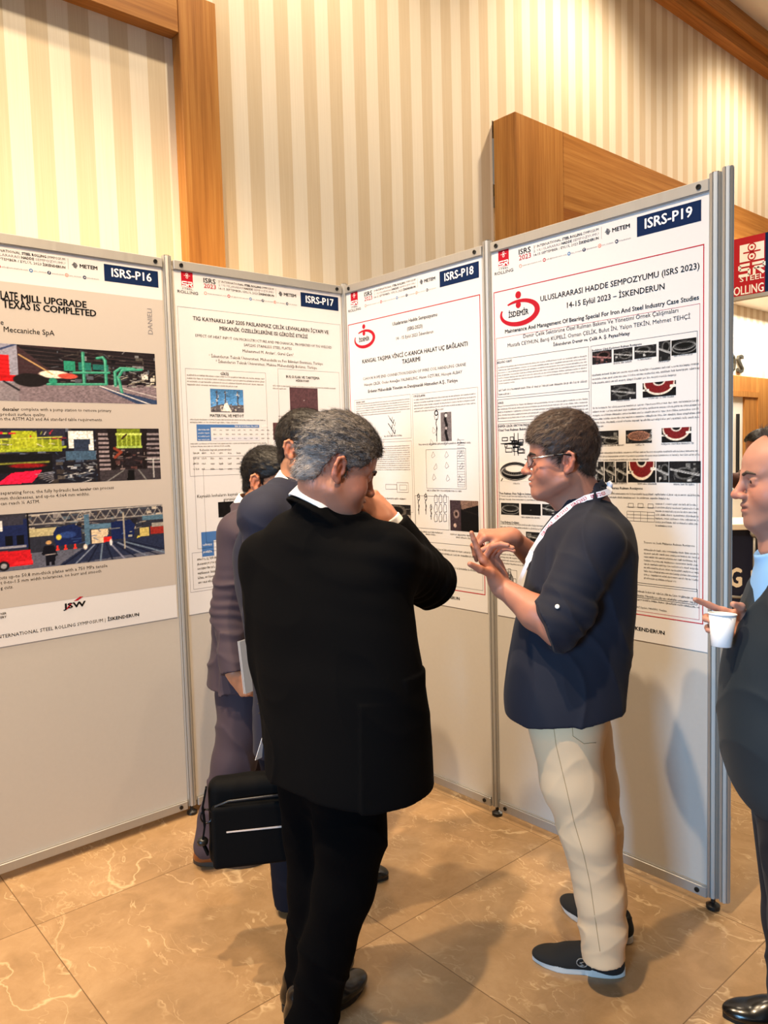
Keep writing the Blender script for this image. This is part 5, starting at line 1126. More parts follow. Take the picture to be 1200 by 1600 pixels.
leg(S, [(at(884, 1140, 2.28), .105), (at(894, 1220, 2.285), .089), (at(917, 1300, 2.295), .076), (at(937, 1400, 2.32), .068), (at(942, 1445, 2.335), .066), (at(944, 1510, 2.345), .063)], hem=(at(944, 1496, 2.345), vec(.10, 0, -1)))
leg(S, [(at(905, 1140, 2.46), .10), (at(922, 1230, 2.47), .085), (at(934, 1300, 2.49), .074), (at(945, 1400, 2.52), .064), (at(948, 1475, 2.53), .062)], hem=(at(948, 1456, 2.53), vec(.1, 0, -1)))
a_, b_ = at(918, 1310, 2.23), at(942, 1455, 2.27)
g1, g2 = creases(.0042, vec(.45, .2, .9), 17., 21, .32), creases(.0035, vec(-.55, .2, .75), 10., 22, .3); zk, za = float(at(918, 1310, 2.3)[2]), float(at(942, 1460, 2.3)[2])
S.disp = lambda P: g1(P)*(.8*np.exp(-((P[:, 2]-zk)/.09)**2)+1.2*np.exp(-((P[:, 2]-za)/.08)**2)+.12)+g2(P)*.9; S.dmax = .02
keepT = []; put('trousers', S, .0045, KHAKI, A1, keep=keepT)
BOAT = cloth('black_nubuck', '23211F', .85, 1500, .2, .03); WSOLE = mat('white_boat_sole', 'C9C6C0', .6); LACE = mat('white_lace', 'D9D6D0', .7)
for nm, h_, t_ in (('n', pos(.712, 2.302), pos(.440, 2.385)), ('f', pos(.782, 2.455), pos(.604, 2.690))):
    o, M_, k_ = shoe(A1, h_, t_, BOAT, WSOLE, style='boat', w=1.05, sole=.024); b0 = np.array(A1.location)
    if nm == 'n':
        q = lambda x, y, z: np.asarray(h_)+M_@np.array((x, y, z))*k_-b0
        MB().tube([q(-.041, .030, .050), q(-.043, .055, .052), q(-.044, .075, .050)], .0028, 8).build('lace', LACE, o, True); MB().lathe([(.0005, 0), (.006, 0), (.006, .003), (.0005, .003)], q(-.044, .078, .050), 12).build('eyelet', LACE, o)
        b = MB()
        b.tube([q(-.0465+.004*abs(math.sin(e_)), .128+.016*math.cos(e_), .046+.014*math.sin(e_)) for e_ in np.linspace(0, 2*math.pi, 20)], .0016, 6); b.tube([q(-.047, .122, .052), q(-.047, .134, .048), q(-.048, .122, .042), q(-.048, .134, .038)], .0018, 6); b.build('emblem', mat('grey_embroidery', '8C8A86', .7), o, True)
def tree_of(kp): return BVHTree.FromPolygons([tuple(v) for v in kp[0][0]], [tuple(int(i) for i in f) for f in kp[0][1]])
def hit(bv, px, py, off=.002):
    d = Vector(at(px, py, 1.0)-EYE).normalized(); r = bv.ray_cast(Vector(EYE), d); return (np.array(r[0])+np.array(r[1])*off, np.array(r[1])) if r[0] else (None, None)
bvA = tree_of(keepA)
bvT = tree_of(keepT); trs = [o for o in A1.children if o.name.startswith('trousers')][0]; SEAM = mat('khaki_seam_thread', 'B49770', .9)
def seam(name, pl, par, m, off=.0004, r=.0011):
    pp = []
    for (xa, ya), (xb, yb) in zip(pl, pl[1:]):
        for t in np.linspace(0, 1, 8)[:-1]:
            p, n = hit(bvT, xa+(xb-xa)*t, ya+(yb-ya)*t, off)
            if p is not None: pp.append(p-np.array(A1.location))
    if len(pp) > 2: MB().tube(pp, r, 6).build(name, m, par, True)
seam('side_seam', [(862, 1112), (869, 1165), (885, 1232), (897, 1285), (912, 1335), (922, 1380), (934, 1463), (938, 1490)], trs, SEAM)
seam('pocket_seam', [(893, 1118), (895, 1150), (912, 1162), (934, 1160)], trs, SEAM)
seam('pocket_seam', [(846, 1108), (852, 1135), (860, 1140)], trs, SEAM)
# sleeve button
p, n = hit(bvA, 871, 948, .001)
if p is not None:
    o = MB().lathe([(.0005, 0), (.0062, 0), (.0066, .0015), (.0055, .003), (.0030, .0026), (.0005, .0026)], n=18).build('sleeve_button', mat('pale_button', 'D8D4CC', .35), shirtA, True); o.matrix_local = Matrix.Translation(tuple(p-np.array(A1.location))) @ Vector(n).to_track_quat('Z', 'Y').to_matrix().to_4x4()
# lanyard laid over the shirt
LANY = mat('white_lanyard_ribbon', 'E4E2EA', .6); LTXT = mat('lanyard_crimson_print', 'B0284F', .6)
path = [(952, 759), (950, 768), (938, 773), (915, 780), (890, 794), (866, 815), (848, 838), (833, 862), (822, 884), (813, 905), (806, 925)]
pts = []
for q, (x, y) in enumerate(path):
    p, n = hit(bvA, x, y, .004)
    if p is None: p = at(x, y, 2.36); n = -FWD
    pts.append((p, n))
lb = pts[5][0]; ly = empty('lanyard', lb, 0, label='white lanyard with crimson print round the neck of the navy shirt', cat='lanyard')
fine = []
for q in range(len(pts)-1):
    for t in np.linspace(0, 1, 6)[:-1]: fine.append((pts[q][0]*(1-t)+pts[q+1][0]*t, nrm(pts[q][1]*(1-t)+pts[q+1][1]*t)))
fine.append(pts[-1]); v = []; f = []; fr_ = []
for q, (p, n) in enumerate(fine):
    d = nrm(fine[min(q+1, len(fine)-1)][0]-fine[max(q-1, 0)][0]); vv = nrm(EYE-p); m_ = nrm(n*.5+vv*.5); b = nrm(np.cross(d, m_)); wd = .0092 if q > 1 else .006
    if q > 38: wd = .0055
    fr_.append((p, d, b, m_)); 
    for e in (-1, 1): v += [p+b*wd*e-lb, p+b*wd*e+m_*.0016-lb]
for q in range(len(fine)-1):
    k = q*4; f += [(k, k+2, k+6, k+4), (k+1, k+5, k+7, k+3), (k, k+4, k+5, k+1), (k+2, k+3, k+7, k+6)]
mesh_obj('ribbon', v, f, LANY, ly)
tb = MB()
tv, tf = text_mesh('ISRS\'2023', .03, 1); lo, hi = tv.min(0), tv.max(0); arc = [0]
for q in range(1, len(fine)): arc.append(arc[-1]+np.linalg.norm(fine[q][0]-fine[q-1][0]))
arc = np.array(arc)
for s0 in (.055, .118, .181, .244):
    if s0+.052 > arc[-1]: break
    vv = []
    for x, y, z in tv:
        sx = s0+(1-(x-lo[0])/(hi[0]-lo[0]))*.050; q = min(int(np.searchsorted(arc, sx)), len(fine)-1); q0 = max(q-1, 0); t = (sx-arc[q0])/(arc[q]-arc[q0]+1e-9)
        p = fine[q0][0]*(1-t)+fine[q][0]*t; _, d, b, m_ = fr_[q]; vv.append(p+b*(((y-lo[1])/(hi[1]-lo[1]))-.5)*.0115+m_*.0022-lb)
    tb.add(vv, tf)
tb.build('ribbon_lettering', LTXT, ly)
kp = fine[0][0]-lb; MB().tube([kp+np.array((0, 0, -.006)), kp+np.array((.004, 0, .004)), kp+np.array((0, .004, .012))], [.008, .010, .006], 10).build('knot', LANY, ly, True)
ep = fine[-1][0]-lb; MB().tube([ep, ep+np.array((0, 0, -.012)), ep+np.array((0, 0, -.03))], [.005, .004, .003], 10).build('clip', ALU, ly, True)
# eyeglasses
gl = empty('eyeglasses', H((0, .10, .015)), 0, label='half-rim eyeglasses with silver and black temple on the man in the navy shirt', cat='glasses'); gb = np.array(gl.location)
G_ = lambda x, y, z: H((x, y, z))-gb
TB = mat('black_acetate', '101014', .3); SIL = mat('silver_temple', 'D0D0D4', .25, .9)
for q in (-1, 1):
    MB().tube([G_(q*.086, -.018, .026), G_(q*.088, .004, .031), G_(q*.086, .034, .030)], .0026, 8).build('temple_tip', TB, gl, True)
    MB().tube([G_(q*.086, .033, .030), G_(q*.080, .072, .026), G_(q*.068, .094, .024)], .0028, 8).build('temple', SIL, gl, True)
    b = MB().tube([G_(q*(.037+.026*math.cos(t)), .108-.012*abs(math.cos(t))*(1 if math.cos(t) > 0 else 0), .015+.0165*math.sin(t)) for t in np.linspace(0, 2*math.pi, 25)], .0012, 6).build('rim', TB, gl, True)
    lens = MB(); n = 20; lens.add([G_(q*(.037+.025*math.cos(t)), .108-.012*abs(math.cos(t))*(1 if math.cos(t) > 0 else 0), .015+.016*math.sin(t)) for t in np.linspace(0, 2*math.pi, n+1)[:-1]], [tuple(range(n))])
    lens.build('lens', mat('clear_lens', 'FFFFFF', .03, 0, .5, Alpha=.10), b)
MB().tube([G_(-.012, .110, .020), G_(0, .116, .022), G_(.012, .110, .020)], .0014, 6).build('bridge', TB, gl, True)

# ================================================== the grey-haired man in black
B1 = person('person with grey hair in black suit seen from behind, fist at his mouth', pos(-.24, 2.2))
hc, hs = at(520, 738, 2.14), 1.08; hM = axes(vec(.86, .31, -.38), vec(.36, .12, .92)); H = lambda p: hc+hM@(np.array(p)*hs)
S = Sdf(); head_prims(S, hc, hM, hs, jaw=1.02, nose=.75)
nb = at(508, 800, 2.17); S.u(rc(H((0, -.025, -.04)), nb, .058, .064), .02); S.u(rc(H((0, .03, -.08)), at(530, 812, 2.2), .025, .045), .03)
sr, sl = at(606, 868, 2.13), at(420, 872, 2.34); mid = at(512, 862, 2.24)
S.u(rc(nb, mid, .06, .09), .03); S.u(rc(mid, sr, .07, .05), .03); S.u(rc(mid, sl, .07, .05), .03)
er, wr = at(672, 908, 2.36), at(606, 811, 2.315); el_, wl = at(427, 1030, 2.36), at(440, 1150, 2.31)
S.u(rc(sr, er, .05, .04), .02); S.u(rc(er, wr, .042, .029), .02); S.u(rc(sl, el_, .05, .04), .02); S.u(rc(el_, wl, .042, .028), .02)
hand_prims(S, wr, vec(-.70, .12, .66), vec(.02, .98, -.30), True, ((78, 62, 30), (82, 72, 30), (86, 76, 32), (86, 76, 34)), spread=(4, 1, -3, -7), thumb=((.35, .85, .35), (-.2, .85, .45)), s=1.0)
hand_prims(S, wl, vec(.06, .03, -1), vec(.62, -.3, .05), False, ((50, 80, 50), (52, 82, 50), (54, 82, 50), (54, 82, 50)), thumb=((.4, .7, .5), (.0, .8, .6)), s=.98)
put('body', S, .003, SKIN, B1, skin_cols(hc, hM, hs, 'AE765F', .2))
eyes(B1, hc, hM, hs)
def grey(q, rg, n):
    t = np.clip(.27+.28*rg.normal(0, 1, n)+.55*np.clip((.05-q[:, 2])/.06, 0, 1)-.55*np.clip((q[:, 1]-.045)/.05, 0, 1)*np.clip((q[:, 2]-.07)/.03, 0, 1), 0, 1)[:, None]
    return np.array(lin('2B2726'))*(1-t)+np.array(lin('A39C98'))*t
HB = [(.112, .112), (.108, .088), (.094, .078), (.078, .072), (.066, .062), (.058, .044), (.046, .034), (.026, .028), (.019, -.014), (.010, -.016), (.006, .012), (.004, .032), (-.004, .044), (-.021, .046), (-.034, .032), (-.039, .004), (-.038, -.022), (-.052, -.050), (-.120, -.056), (-.14, .17), (.112, .17)]
hair(B1, hc, hM, hs, grey, 22000, .020, 5, outline=HB, thick=.010, top=.018, front=.010, comb=(0, -.9, .1), lift=.12, amp=.003)
for q in (-1, 1): brow(B1, hc, hM, hs, '2A211E', q)
JB = cloth('black_worsted', '060607', .95, 1600, .2, .0, .08); TBK = cloth('black_trouser_wool', '040405', 1.0, 1600, .2, .0, .06); WSH = cloth('white_shirt_cotton', 'E9E6E2', .8, 1400, .03, .03)
FB = (.62, .78)
S = Sdf(); S.u(loft(tors([(805, 455, 566, 2.2, .085), (820, 436, 566, 2.22, .11), (840, 412, 596, 2.24, .135), (870, 392, 622, 2.25, .15), (910, 386, 632, 2.25, .155), (960, 388, 638, 2.24, .155), (1010, 393, 645, 2.235, .155), (1060, 403, 653, 2.23, .165), (1110, 411, 659, 2.23, .175), (1160, 416, 664, 2.23, .185), (1195, 418, 667, 2.23, .19), (1235, 420, 668, 2.23, .19)], FB, False)), .02)
S.u(rc(at(560, 852, 2.19), sr, .075, .078), .05); S.u(rc(at(460, 852, 2.29), sl, .075, .075), .05)
cuffp = half(at(603, 803, 2.31), nrm(wr-er)+0)
S.u(rc(sr, er, .083, .072), .04); S.u(both(rc(er, wr, .075, .052), half(wr*.90+er*.10, nrm(wr-er))), .03)
S.u(rc(sl, el_, .075, .066), .04); S.u(both(rc(el_, wl, .066, .050), half(wl, nrm(wl-el_))), .03)
cm = axes(vec(.74, .36, -.56), vec(.5, .24, .83)); S.u(rc(at(498, 808, 2.172), at(500, 832, 2.19), .074, .10), .03); S.u(rc(at(500, 822, 2.19), at(565, 858, 2.17), .066, .07), .04); S.u(rc(at(505, 818, 2.19), at(458, 838, 2.28), .072, .075), .04); S.u(ring(at(500, 800, 2.175), cm, .078, .090, .042, .007, .40), .012)
S.cut(half(at(545, 1213, 2.23), vec(-.03, 0, -1)), .004)
vB = step(at(563, 1150, 2.05), vec(1, 0, -.02), .006, at(563, 1092, 2.05))
pk = np.asarray(at(636, 1046, 2.12), F32)
def flap(P): p = P-pk; return -F32(.006)*((p[:, 2] < 0)*np.clip(1+p[:, 2]/.05, 0, 1)*(np.abs(p[:, 0])+np.abs(p[:, 1]) < .13))
e1, e2, e3 = creases(.006, vec(.9, -.3, .3), 8., 31, .3), arm_folds(er, nrm(er-sr), .004, 33, .13), creases(.006, vec(.4, .2, .85), 7., 35, .35); sB = np.asarray(sr, F32)
def eB(P): p = P-sB; return -F32(.005)*np.exp(-(p*p).sum(1)/.02)*np.sin((P[:, 2]+.35*P[:, 0])*90+2*vnoise(P*7, 8))
S.disp = lambda P: e1(P)+e2(P)+e3(P)*.8+eB(P)*.6+vB(P)+flap(P); S.dmax = .02
jb = put('jacket', S, .005, JB, B1)
S = Sdf(); S.u(ring(at(502, 789, 2.168), cm, .0715, .086, .046, .0045, .25), .004);
put('shirt_collar', S, .003, WSH, B1)
S = Sdf(); S.u(both(rc(er, wr, .050, .0385), half(wr*1.0+er*.0, nrm(wr-er))), .01); S.sub(half(wr*.80+er*.20, nrm(wr-er)), .004); put('shirt_cuff', S, .003, WSH, B1)
S = Sdf(); S.u(el(at(520, 1180, 2.24), (.18, .13, .17), axes(vec(*FB))), .02)
leg(S, [(at(548, 1210, 2.19), .112), (at(548, 1300, 2.18), .098), (at(537, 1390, 2.18), .083), (at(512, 1480, 2.19), .074), (at(488, 1600, 2.22), .070), (at(482, 1640, 2.23), .068)])
leg(S, [(at(488, 1210, 2.30), .11), (at(493, 1300, 2.30), .092), (at(493, 1390, 2.30), .080), (at(485, 1480, 2.31), .070), (at(478, 1570, 2.33), .065)])
h1 = creases(.008, vec(.5, .2, .8), 10., 41, .3); S.disp = lambda P: h1(P); S.dmax = .012; S.cut(half((0, 0, .035), (0, 0, -1)), .004)
put('trousers', S, .006, TBK, B1)
for h_, t_ in ((pos(-.315, 2.09), pos(-.105, 2.315)), (pos(-.335, 2.175), pos(-.15, 2.40))): shoe(B1, h_, t_, BLEATH, BLK, sole=.022)

# ================================================== the man in the navy suit, half hidden
C1 = person('person with dark hair in navy suit, half hidden behind the grey-haired man', pos(-.33, 2.85))
hc, hs = at(475, 707, 2.80), 1.06; hM = axes(vec(.88, -.42, -.14), vec(.10, 0, 1)); H = lambda p: hc+hM@(np.array(p)*hs)
S = Sdf(); head_prims(S, hc, hM, hs); nb = at(466, 768, 2.82); S.u(rc(H((0, -.025, -.04)), nb, .058, .064), .02)
sr, sl = at(412, 806, 2.66), at(510, 808, 3.0); mid = at(462, 815, 2.83); S.u(rc(nb, mid, .06, .09), .03); S.u(rc(mid, sr, .07, .05), .03); S.u(rc(mid, sl, .07, .05), .03)
er, wr = at(411, 960, 2.66), at(430, 1120, 2.62); S.u(rc(sr, er, .05, .04), .02); S.u(rc(er, wr, .042, .027), .02); el_, wl = at(500, 950, 3.02), at(500, 1090, 2.98); S.u(rc(sl, el_, .05, .04), .02); S.u(rc(el_, wl, .042, .027), .02)
hand_prims(S, wr, vec(-.02, .05, -1), vec(.3, .95, 0), True, ((20, 25, 15), (24, 30, 15), (28, 32, 15), (30, 34, 15)), s=.98); hand_prims(S, wl, vec(.05, 0, -1), vec(0, -1, 0), False, ((30, 30, 20),)*4, s=.98)
put('body', S, .003, SKIN, C1, skin_cols(hc, hM, hs, 'B9805F', .1)); eyes(C1, hc, hM, hs)
hair(C1, hc, hM, hs, plain_cols('1D1816', .5), 11000, .014, 6, thick=.010, top=.012, front=.006)
for q in (-1, 1): brow(C1, hc, hM, hs, '1D1816', q)
JN = cloth('navy_worsted', '1E2132', .75, 1600, .12, .03); FC = (.9, -.42)
S = Sdf(); S.u(loft(tors([(772, 428, 500, 2.83, .09), (790, 410, 515, 2.83, .15), (815, 388, 530, 2.83, .19), (850, 371, 536, 2.83, .205), (900, 373, 540, 2.83, .205), (960, 386, 540, 2.83, .20), (1050, 400, 540, 2.83, .20), (1130, 402, 545, 2.83, .205), (1190, 402, 550, 2.83, .21)], FC, True)), .02)
S.u(rc(mid, sr, .075, .076), .05); S.u(rc(mid, sl, .075, .072), .05); S.u(rc(sr, er, .074, .062), .03); S.u(both(rc(er, wr, .063, .046), half(wr, nrm(wr-er))), .03); S.u(rc(sl, el_, .074, .062), .03); S.u(both(rc(el_, wl, .062, .046), half(wl, nrm(wl-el_))), .03)
cm = axes(vec(.8, -.4, -.5), vec(.45, -.2, .88)); S.u(ring(at(468, 764, 2.82), cm, .082, .092, .045, .007, .5), .012); S.u(rc(at(464, 785, 2.82), at(428, 800, 2.73), .075, .075), .04); S.u(rc(at(452, 775, 2.80), at(410, 802, 2.68), .070, .072), .04); S.u(rc(at(464, 785, 2.82), at(490, 800, 2.92), .075, .075), .04)
S.cut(half((0, 0, float(at(460, 1160, 2.83)[2])), (0, 0, -1)), .004); c1, c2 = creases(.006, vec(.9, -.3, .3), 8., 51, .3), creases(.006, vec(.3, .2, .9), 8., 52, .35); S.disp = lambda P: c1(P)+c2(P); S.dmax = .014
jn = put('jacket', S, .005, JN, C1)
# lapel with its notch on the near side
lp = [(438, 757, 2.735), (452, 748, 2.735), (470, 790, 2.70), (458, 786, 2.69), (461, 778, 2.69), (447, 771, 2.71)]
S = Sdf(); S.u(ring(at(464, 757, 2.815), cm, .0725, .080, .046, .004, .2), .004); put('shirt_collar', S, .003, WSH, C1)
S = Sdf(); S.u(both(rc(er, wr+nrm(wr-er)*.03, .044, .036), half(wr+nrm(wr-er)*.016, nrm(wr-er))), .01); S.sub(half(wr-nrm(wr-er)*.03, nrm(wr-er)), .003); put('shirt_cuff', S, .003, WSH, C1)
for q in range(3): p = wr*(.95-.09*q)+er*(.05+.09*q)+vec(-.045, -.018, 0)-np.array(C1.location); MB().lathe([(.0005, 0), (.007, .001), (.007, .004), (.0005, .005)], tuple(p), 12).build('cuff_button', BLACKP, jn, True)
S = Sdf(); S.u(el(at(466, 1140, 2.85), (.17, .13, .16), axes(vec(*FC))), .02)
leg(S, [(at(450, 1170, 2.77), .105), (at(452, 1290, 2.78), .08), (at(456, 1385, 2.80), .065), (at(456, 1410, 2.80), .064)]); leg(S, [(at(490, 1165, 2.93), .10), (at(515, 1270, 2.93), .078), (at(540, 1365, 2.95), .062)])
S.cut(half((0, 0, .03), (0, 0, -1)), .004); h2 = creases(.007, vec(.5, .2, .8), 10., 55, .3); S.disp = lambda P: h2(P); S.dmax = .012; put('trousers', S, .006, cloth('navy_trouser_wool', '141620', .85, 1600, .12, .0, .1), C1)
shoe(C1, pos(-.435, 2.78), pos(-.155, 2.70), BLEATH, BLK, sole=.02); shoe(C1, pos(-.300, 2.945), pos(-.020, 2.888), BLEATH, BLK, sole=.02)

# ================================================== the man in the purple-grey suit
E1 = person('person in purple-grey suit with brown shoes, leftmost of the group', pos(-.66, 3.1))
hc, hs = at(416, 757, 3.20), 1.05; hM = axes(vec(.93, -.30, -.16), vec(.15, 0, 1)); H = lambda p: hc+hM@(np.array(p)*hs)
S = Sdf(); head_prims(S, hc, hM, hs); nb = at(404, 797, 3.20); S.u(rc(H((0, -.025, -.04)), nb, .057, .062), .02)
sr, sl = at(372, 832, 3.06), at(425, 830, 3.38); mid = at(397, 835, 3.21); S.u(rc(nb, mid, .06, .09), .03); S.u(rc(mid, sr, .07, .05), .03); S.u(rc(mid, sl, .07, .05), .03)
er, wr = at(357, 955, 3.05), at(366, 1052, 2.97); S.u(rc(sr, er, .05, .04), .02); S.u(rc(er, wr, .042, .028), .02); el_, wl = at(440, 950, 3.4), at(470, 1000, 3.2); S.u(rc(sl, el_, .05, .04), .02); S.u(rc(el_, wl, .042, .028), .02)
hand_prims(S, wr, vec(.62, -.12, -.78), vec(.25, .95, .1), True, ((55, 70, 40), (58, 74, 40), (60, 76, 40), (62, 76, 40)), thumb=((.35, .85, .35), (.05, .85, .45)), s=1.0); hand_prims(S, wl, vec(.8, -.2, .2), vec(0, 0, -1), False, ((30, 30, 20),)*4, s=.98)
put('body', S, .003, SKIN, E1, skin_cols(hc, hM, hs, 'BE825F', .05)); eyes(E1, hc, hM, hs)
HE = [(.125, .120), (.122, .092), (.104, .082), (.088, .078), (.070, .066), (.060, .044), (.044, .034), (.024, .028), (.019, -.004), (.010, -.006), (.006, .014), (.004, .032), (-.004, .043), (-.020, .044), (-.033, .030), (-.037, .004), (-.036, -.016), (-.050, -.044), (-.120, -.05), (-.14, .17), (.125, .17)]
hair(E1, hc, hM, hs, plain_cols('1A1614', .5), 10000, .018, 7, outline=HE, thick=.010, top=.014, front=.022, comb=(0, .7, .3))
for q in (-1, 1): brow(E1, hc, hM, hs, '1A1614', q)
JP = cloth('purple_grey_worsted', '40353D', .75, 1600, .12, .03); FE = (.93, -.36)
S = Sdf(); S.u(loft(tors([(805, 368, 425, 3.21, .10), (820, 358, 440, 3.21, .16), (850, 350, 450, 3.21, .195), (900, 342, 455, 3.21, .20), (960, 338, 455, 3.21, .195), (1010, 334, 456, 3.21, .195), (1050, 330, 458, 3.21, .20), (1085, 327, 460, 3.21, .205)], FE, True)), .02)
S.u(rc(mid, sr, .075, .076), .05); S.u(rc(mid, sl, .075, .072), .05); S.u(rc(sr, er, .076, .064), .03); S.u(both(rc(er, wr, .065, .050), half(wr, nrm(wr-er))), .03); S.u(rc(sl, el_, .074, .062), .03); S.u(both(rc(el_, wl, .062, .046), half(wl, nrm(wl-el_))), .03)
cm = axes(vec(.85, -.3, -.42), vec(.4, -.15, .9)); S.u(ring(at(397, 797, 3.2), cm, .078, .088, .045, .006, .5), .008); S.u(rc(at(400, 812, 3.2), at(378, 826, 3.12), .072, .074), .04); S.u(rc(at(400, 812, 3.2), at(418, 826, 3.3), .072, .074), .04)
S.cut(half(at(345, 1070, 3.15), vec(-.05, 0, -1)), .004); vE = step(at(342, 1040, 3.0), vec(1, 0, -.1), .008, at(343, 985, 3.0))
c3, c4, c5 = creases(.006, vec(.9, -.3, .3), 9., 61, .3), creases(.009, vec(.35, .2, .9), 11., 62, .4), arm_folds(er, nrm(er-sr), .003, 63, .13); S.disp = lambda P: c3(P)+c4(P)+c5(P)+vE(P); S.dmax = .014
put('jacket', S, .005, JP, E1)
S = Sdf(); S.u(ring(at(398, 789, 3.2), cm, .071, .079, .042, .004, .2), .004); put('shirt_collar', S, .003, WSH, E1)
S = Sdf(); S.u(el(at(392, 1080, 3.22), (.17, .13, .16), axes(vec(*FE))), .02)
leg(S, [(at(380, 1110, 3.14), .10), (at(366, 1190, 3.13), .088), (at(342, 1270, 3.12), .072), (at(327, 1320, 3.11), .064)]); leg(S, [(at(405, 1110, 3.30), .10), (at(405, 1200, 3.28), .082), (at(398, 1310, 3.28), .065)])
S.cut(half((0, 0, .07), (0, 0, -1)), .004); h3 = creases(.008, vec(.5, .2, .8), 10., 65, .3); S.disp = lambda P: h3(P); S.dmax = .012; put('trousers', S, .006, JP, E1)
BROWN = mat('brown_leather', '8A4A1E', .35, 0, .5); TAUPE = mat('taupe_sole', '4A3A2C', .5)
shoe(E1, pos(-.815, 3.05), pos(-.53, 3.03), BROWN, TAUPE, sole=.030, label='brown leather shoe with thick taupe sole'); shoe(E1, pos(-.60, 3.24), pos(-.33, 3.16), BROWN, TAUPE, sole=.030, label='brown leather shoe with thick taupe sole')

# ================================================== the man with the paper cup
G1 = person('person in dark blazer and light blue shirt holding a cup, right edge', pos(1.10, 1.98))
hc, hs = at(1232, 757, 2.03), 1.10; hM = axes(vec(-.97, .20, -.06), vec(-.04, 0, 1)); H = lambda p: hc+hM@(np.array(p)*hs)
S = Sdf(); head_prims(S, hc, hM, hs, jaw=1.08); nb = at(1252, 850, 2.06); S.u(rc(H((0, -.02, -.04)), nb, .064, .072), .02); S.u(rc(H((0, .050, -.085)), at(1215, 850, 2.05), .03, .05), .03)
sn, sf = at(1270, 925, 1.87), at(1255, 915, 2.25); mid = at(1260, 915, 2.06); S.u(rc(nb, mid, .065, .1), .03); S.u(rc(mid, sn, .08, .05), .03); S.u(rc(mid, sf, .08, .05), .03)
en = at(1300, 1090, 1.86); wn = at(1310, 1230, 1.90); ef = at(1235, 1040, 2.28); wf = at(1182, 979, 2.075); S.u(rc(sn, en, .05, .042), .02); S.u(rc(en, wn, .042, .03), .02); S.u(rc(sf, ef, .05, .042), .02); S.u(rc(ef, wf, .042, .03), .02)
hand_prims(S, wf, vec(-.96, .16, .16), vec(.05, -.98, -.06), True, ((6, 14, 10), (28, 46, 40), (30, 50, 44), (34, 52, 44)), spread=(16, 2, -8, -20), thumb=((.55, .35, .9), (.2, .75, .5)), s=1.0)
hand_prims(S, wn, vec(0, .1, -1), vec(.3, .9, 0), False, ((40, 40, 20),)*4, s=1.0)
put('body', S, .003, SKIN, G1, skin_cols(hc, hM, hs, 'B4806C', .45)); eyes(G1, hc, hM, hs)
HG = [(.050, .170), (.050, .135), (.046, .112), (.038, .090), (.034, .066), (.038, .044), (.034, .032), (.024, .024), (.019, -.012), (.010, -.014), (.006, .012), (.004, .032), (-.004, .044), (-.021, .045), (-.034, .030), (-.039, .004), (-.040, -.018), (-.056, -.046), (-.120, -.050), (-.14, .17), (.05, .17)]
hair(G1, hc, hM, hs, plain_cols('4A423C', .5), 11000, .016, 8, outline=HG, thick=.008, top=.010, front=.004, comb=(0, -.4, .2), lift=.14)
for q in (-1, 1): brow(G1, hc, hM, hs, '4A3A30', q)
JT = cloth('dark_teal_worsted', '1A242D', .75, 1500, .15, .03); BLUESH = cloth('light_blue_shirt', '7FB0E6', .75, 1400, .04, .03); TD = cloth('dark_navy_trouser', '12151F', .8, 1500, .15, .03); FG = (-.98, .2)
S = Sdf(); S.u(loft(tors([(880, 1200, 1320, 2.05, .10), (900, 1190, 1345, 2.05, .17), (925, 1179, 1360, 2.05, .205), (960, 1164, 1368, 2.05, .215), (1000, 1148, 1370, 2.05, .22), (1040, 1138, 1368, 2.05, .22), (1080, 1133, 1364, 2.05, .22), (1130, 1131, 1358, 2.04, .22), (1180, 1135, 1354, 2.04, .225), (1225, 1145, 1352, 2.03, .225), (1275, 1172, 1350, 2.02, .225)], FG, True)), .02)
S.u(rc(mid, sn, .08, .08), .05); S.u(rc(mid, sf, .08, .07), .05); S.u(rc(sn, en, .082, .07), .03); S.u(both(rc(en, wn, .07, .052), half(wn, nrm(wn-en))), .03); S.u(rc(sf, ef, .078, .066), .03); S.u(both(rc(ef, wf, .066, .048), half(wf*.9+ef*.1, nrm(wf-ef))), .03)
vb_, sd_ = at(1164, 950, 2.05), vec(-.2, -.98); up_ = np.array([0, 0, 1.]); S.sub(both(both(rc(at(1190, 900, 2.05), at(1205, 860, 2.05), .13, .13), half(vb_, -up_+1.25*sd_)), half(vb_, -up_-1.25*sd_)), .006)
S.cut(half(at(1180, 1276, 1.95), vec(.05, 0, -1)), .02); f1, f2 = creases(.006, vec(.9, -.3, .3), 7., 71, .3), creases(.005, vec(.3, .2, .9), 7., 72, .35); S.disp = lambda P: f1(P)+f2(P); S.dmax = .014
put('jacket', S, .005, JT, G1)
cm = axes(vec(-.85, .17, -.45), vec(-.42, .08, .9))
S = Sdf(); S.u(loft(tors([(862, 1196, 1290, 2.05, .09), (885, 1187, 1310, 2.05, .12), (910, 1182, 1330, 2.05, .15), (945, 1178, 1345, 2.05, .17), (1000, 1170, 1350, 2.05, .18)], FG, True)), .02); S.u(ring(at(1240, 857, 2.055), cm, .082, .098, .055, .006, .3), .01); S.sub(el(at(1236, 832, 2.05), (.074, .074, .05)), .01); put('shirt', S, .004, BLUESH, G1)
S = Sdf(); S.u(el(at(1262, 1230, 2.03), (.19, .15, .18), axes(vec(*FG))), .02)
leg(S, [(at(1262, 1260, 1.93), .125), (at(1265, 1450, 1.96), .092), (at(1272, 1640, 2.0), .075), (at(1276, 1800, 2.04), .064)]); leg(S, [(at(1245, 1255, 2.13), .12), (at(1248, 1440, 2.15), .09), (at(1252, 1620, 2.17), .074), (at(1256, 1730, 2.2), .062)])
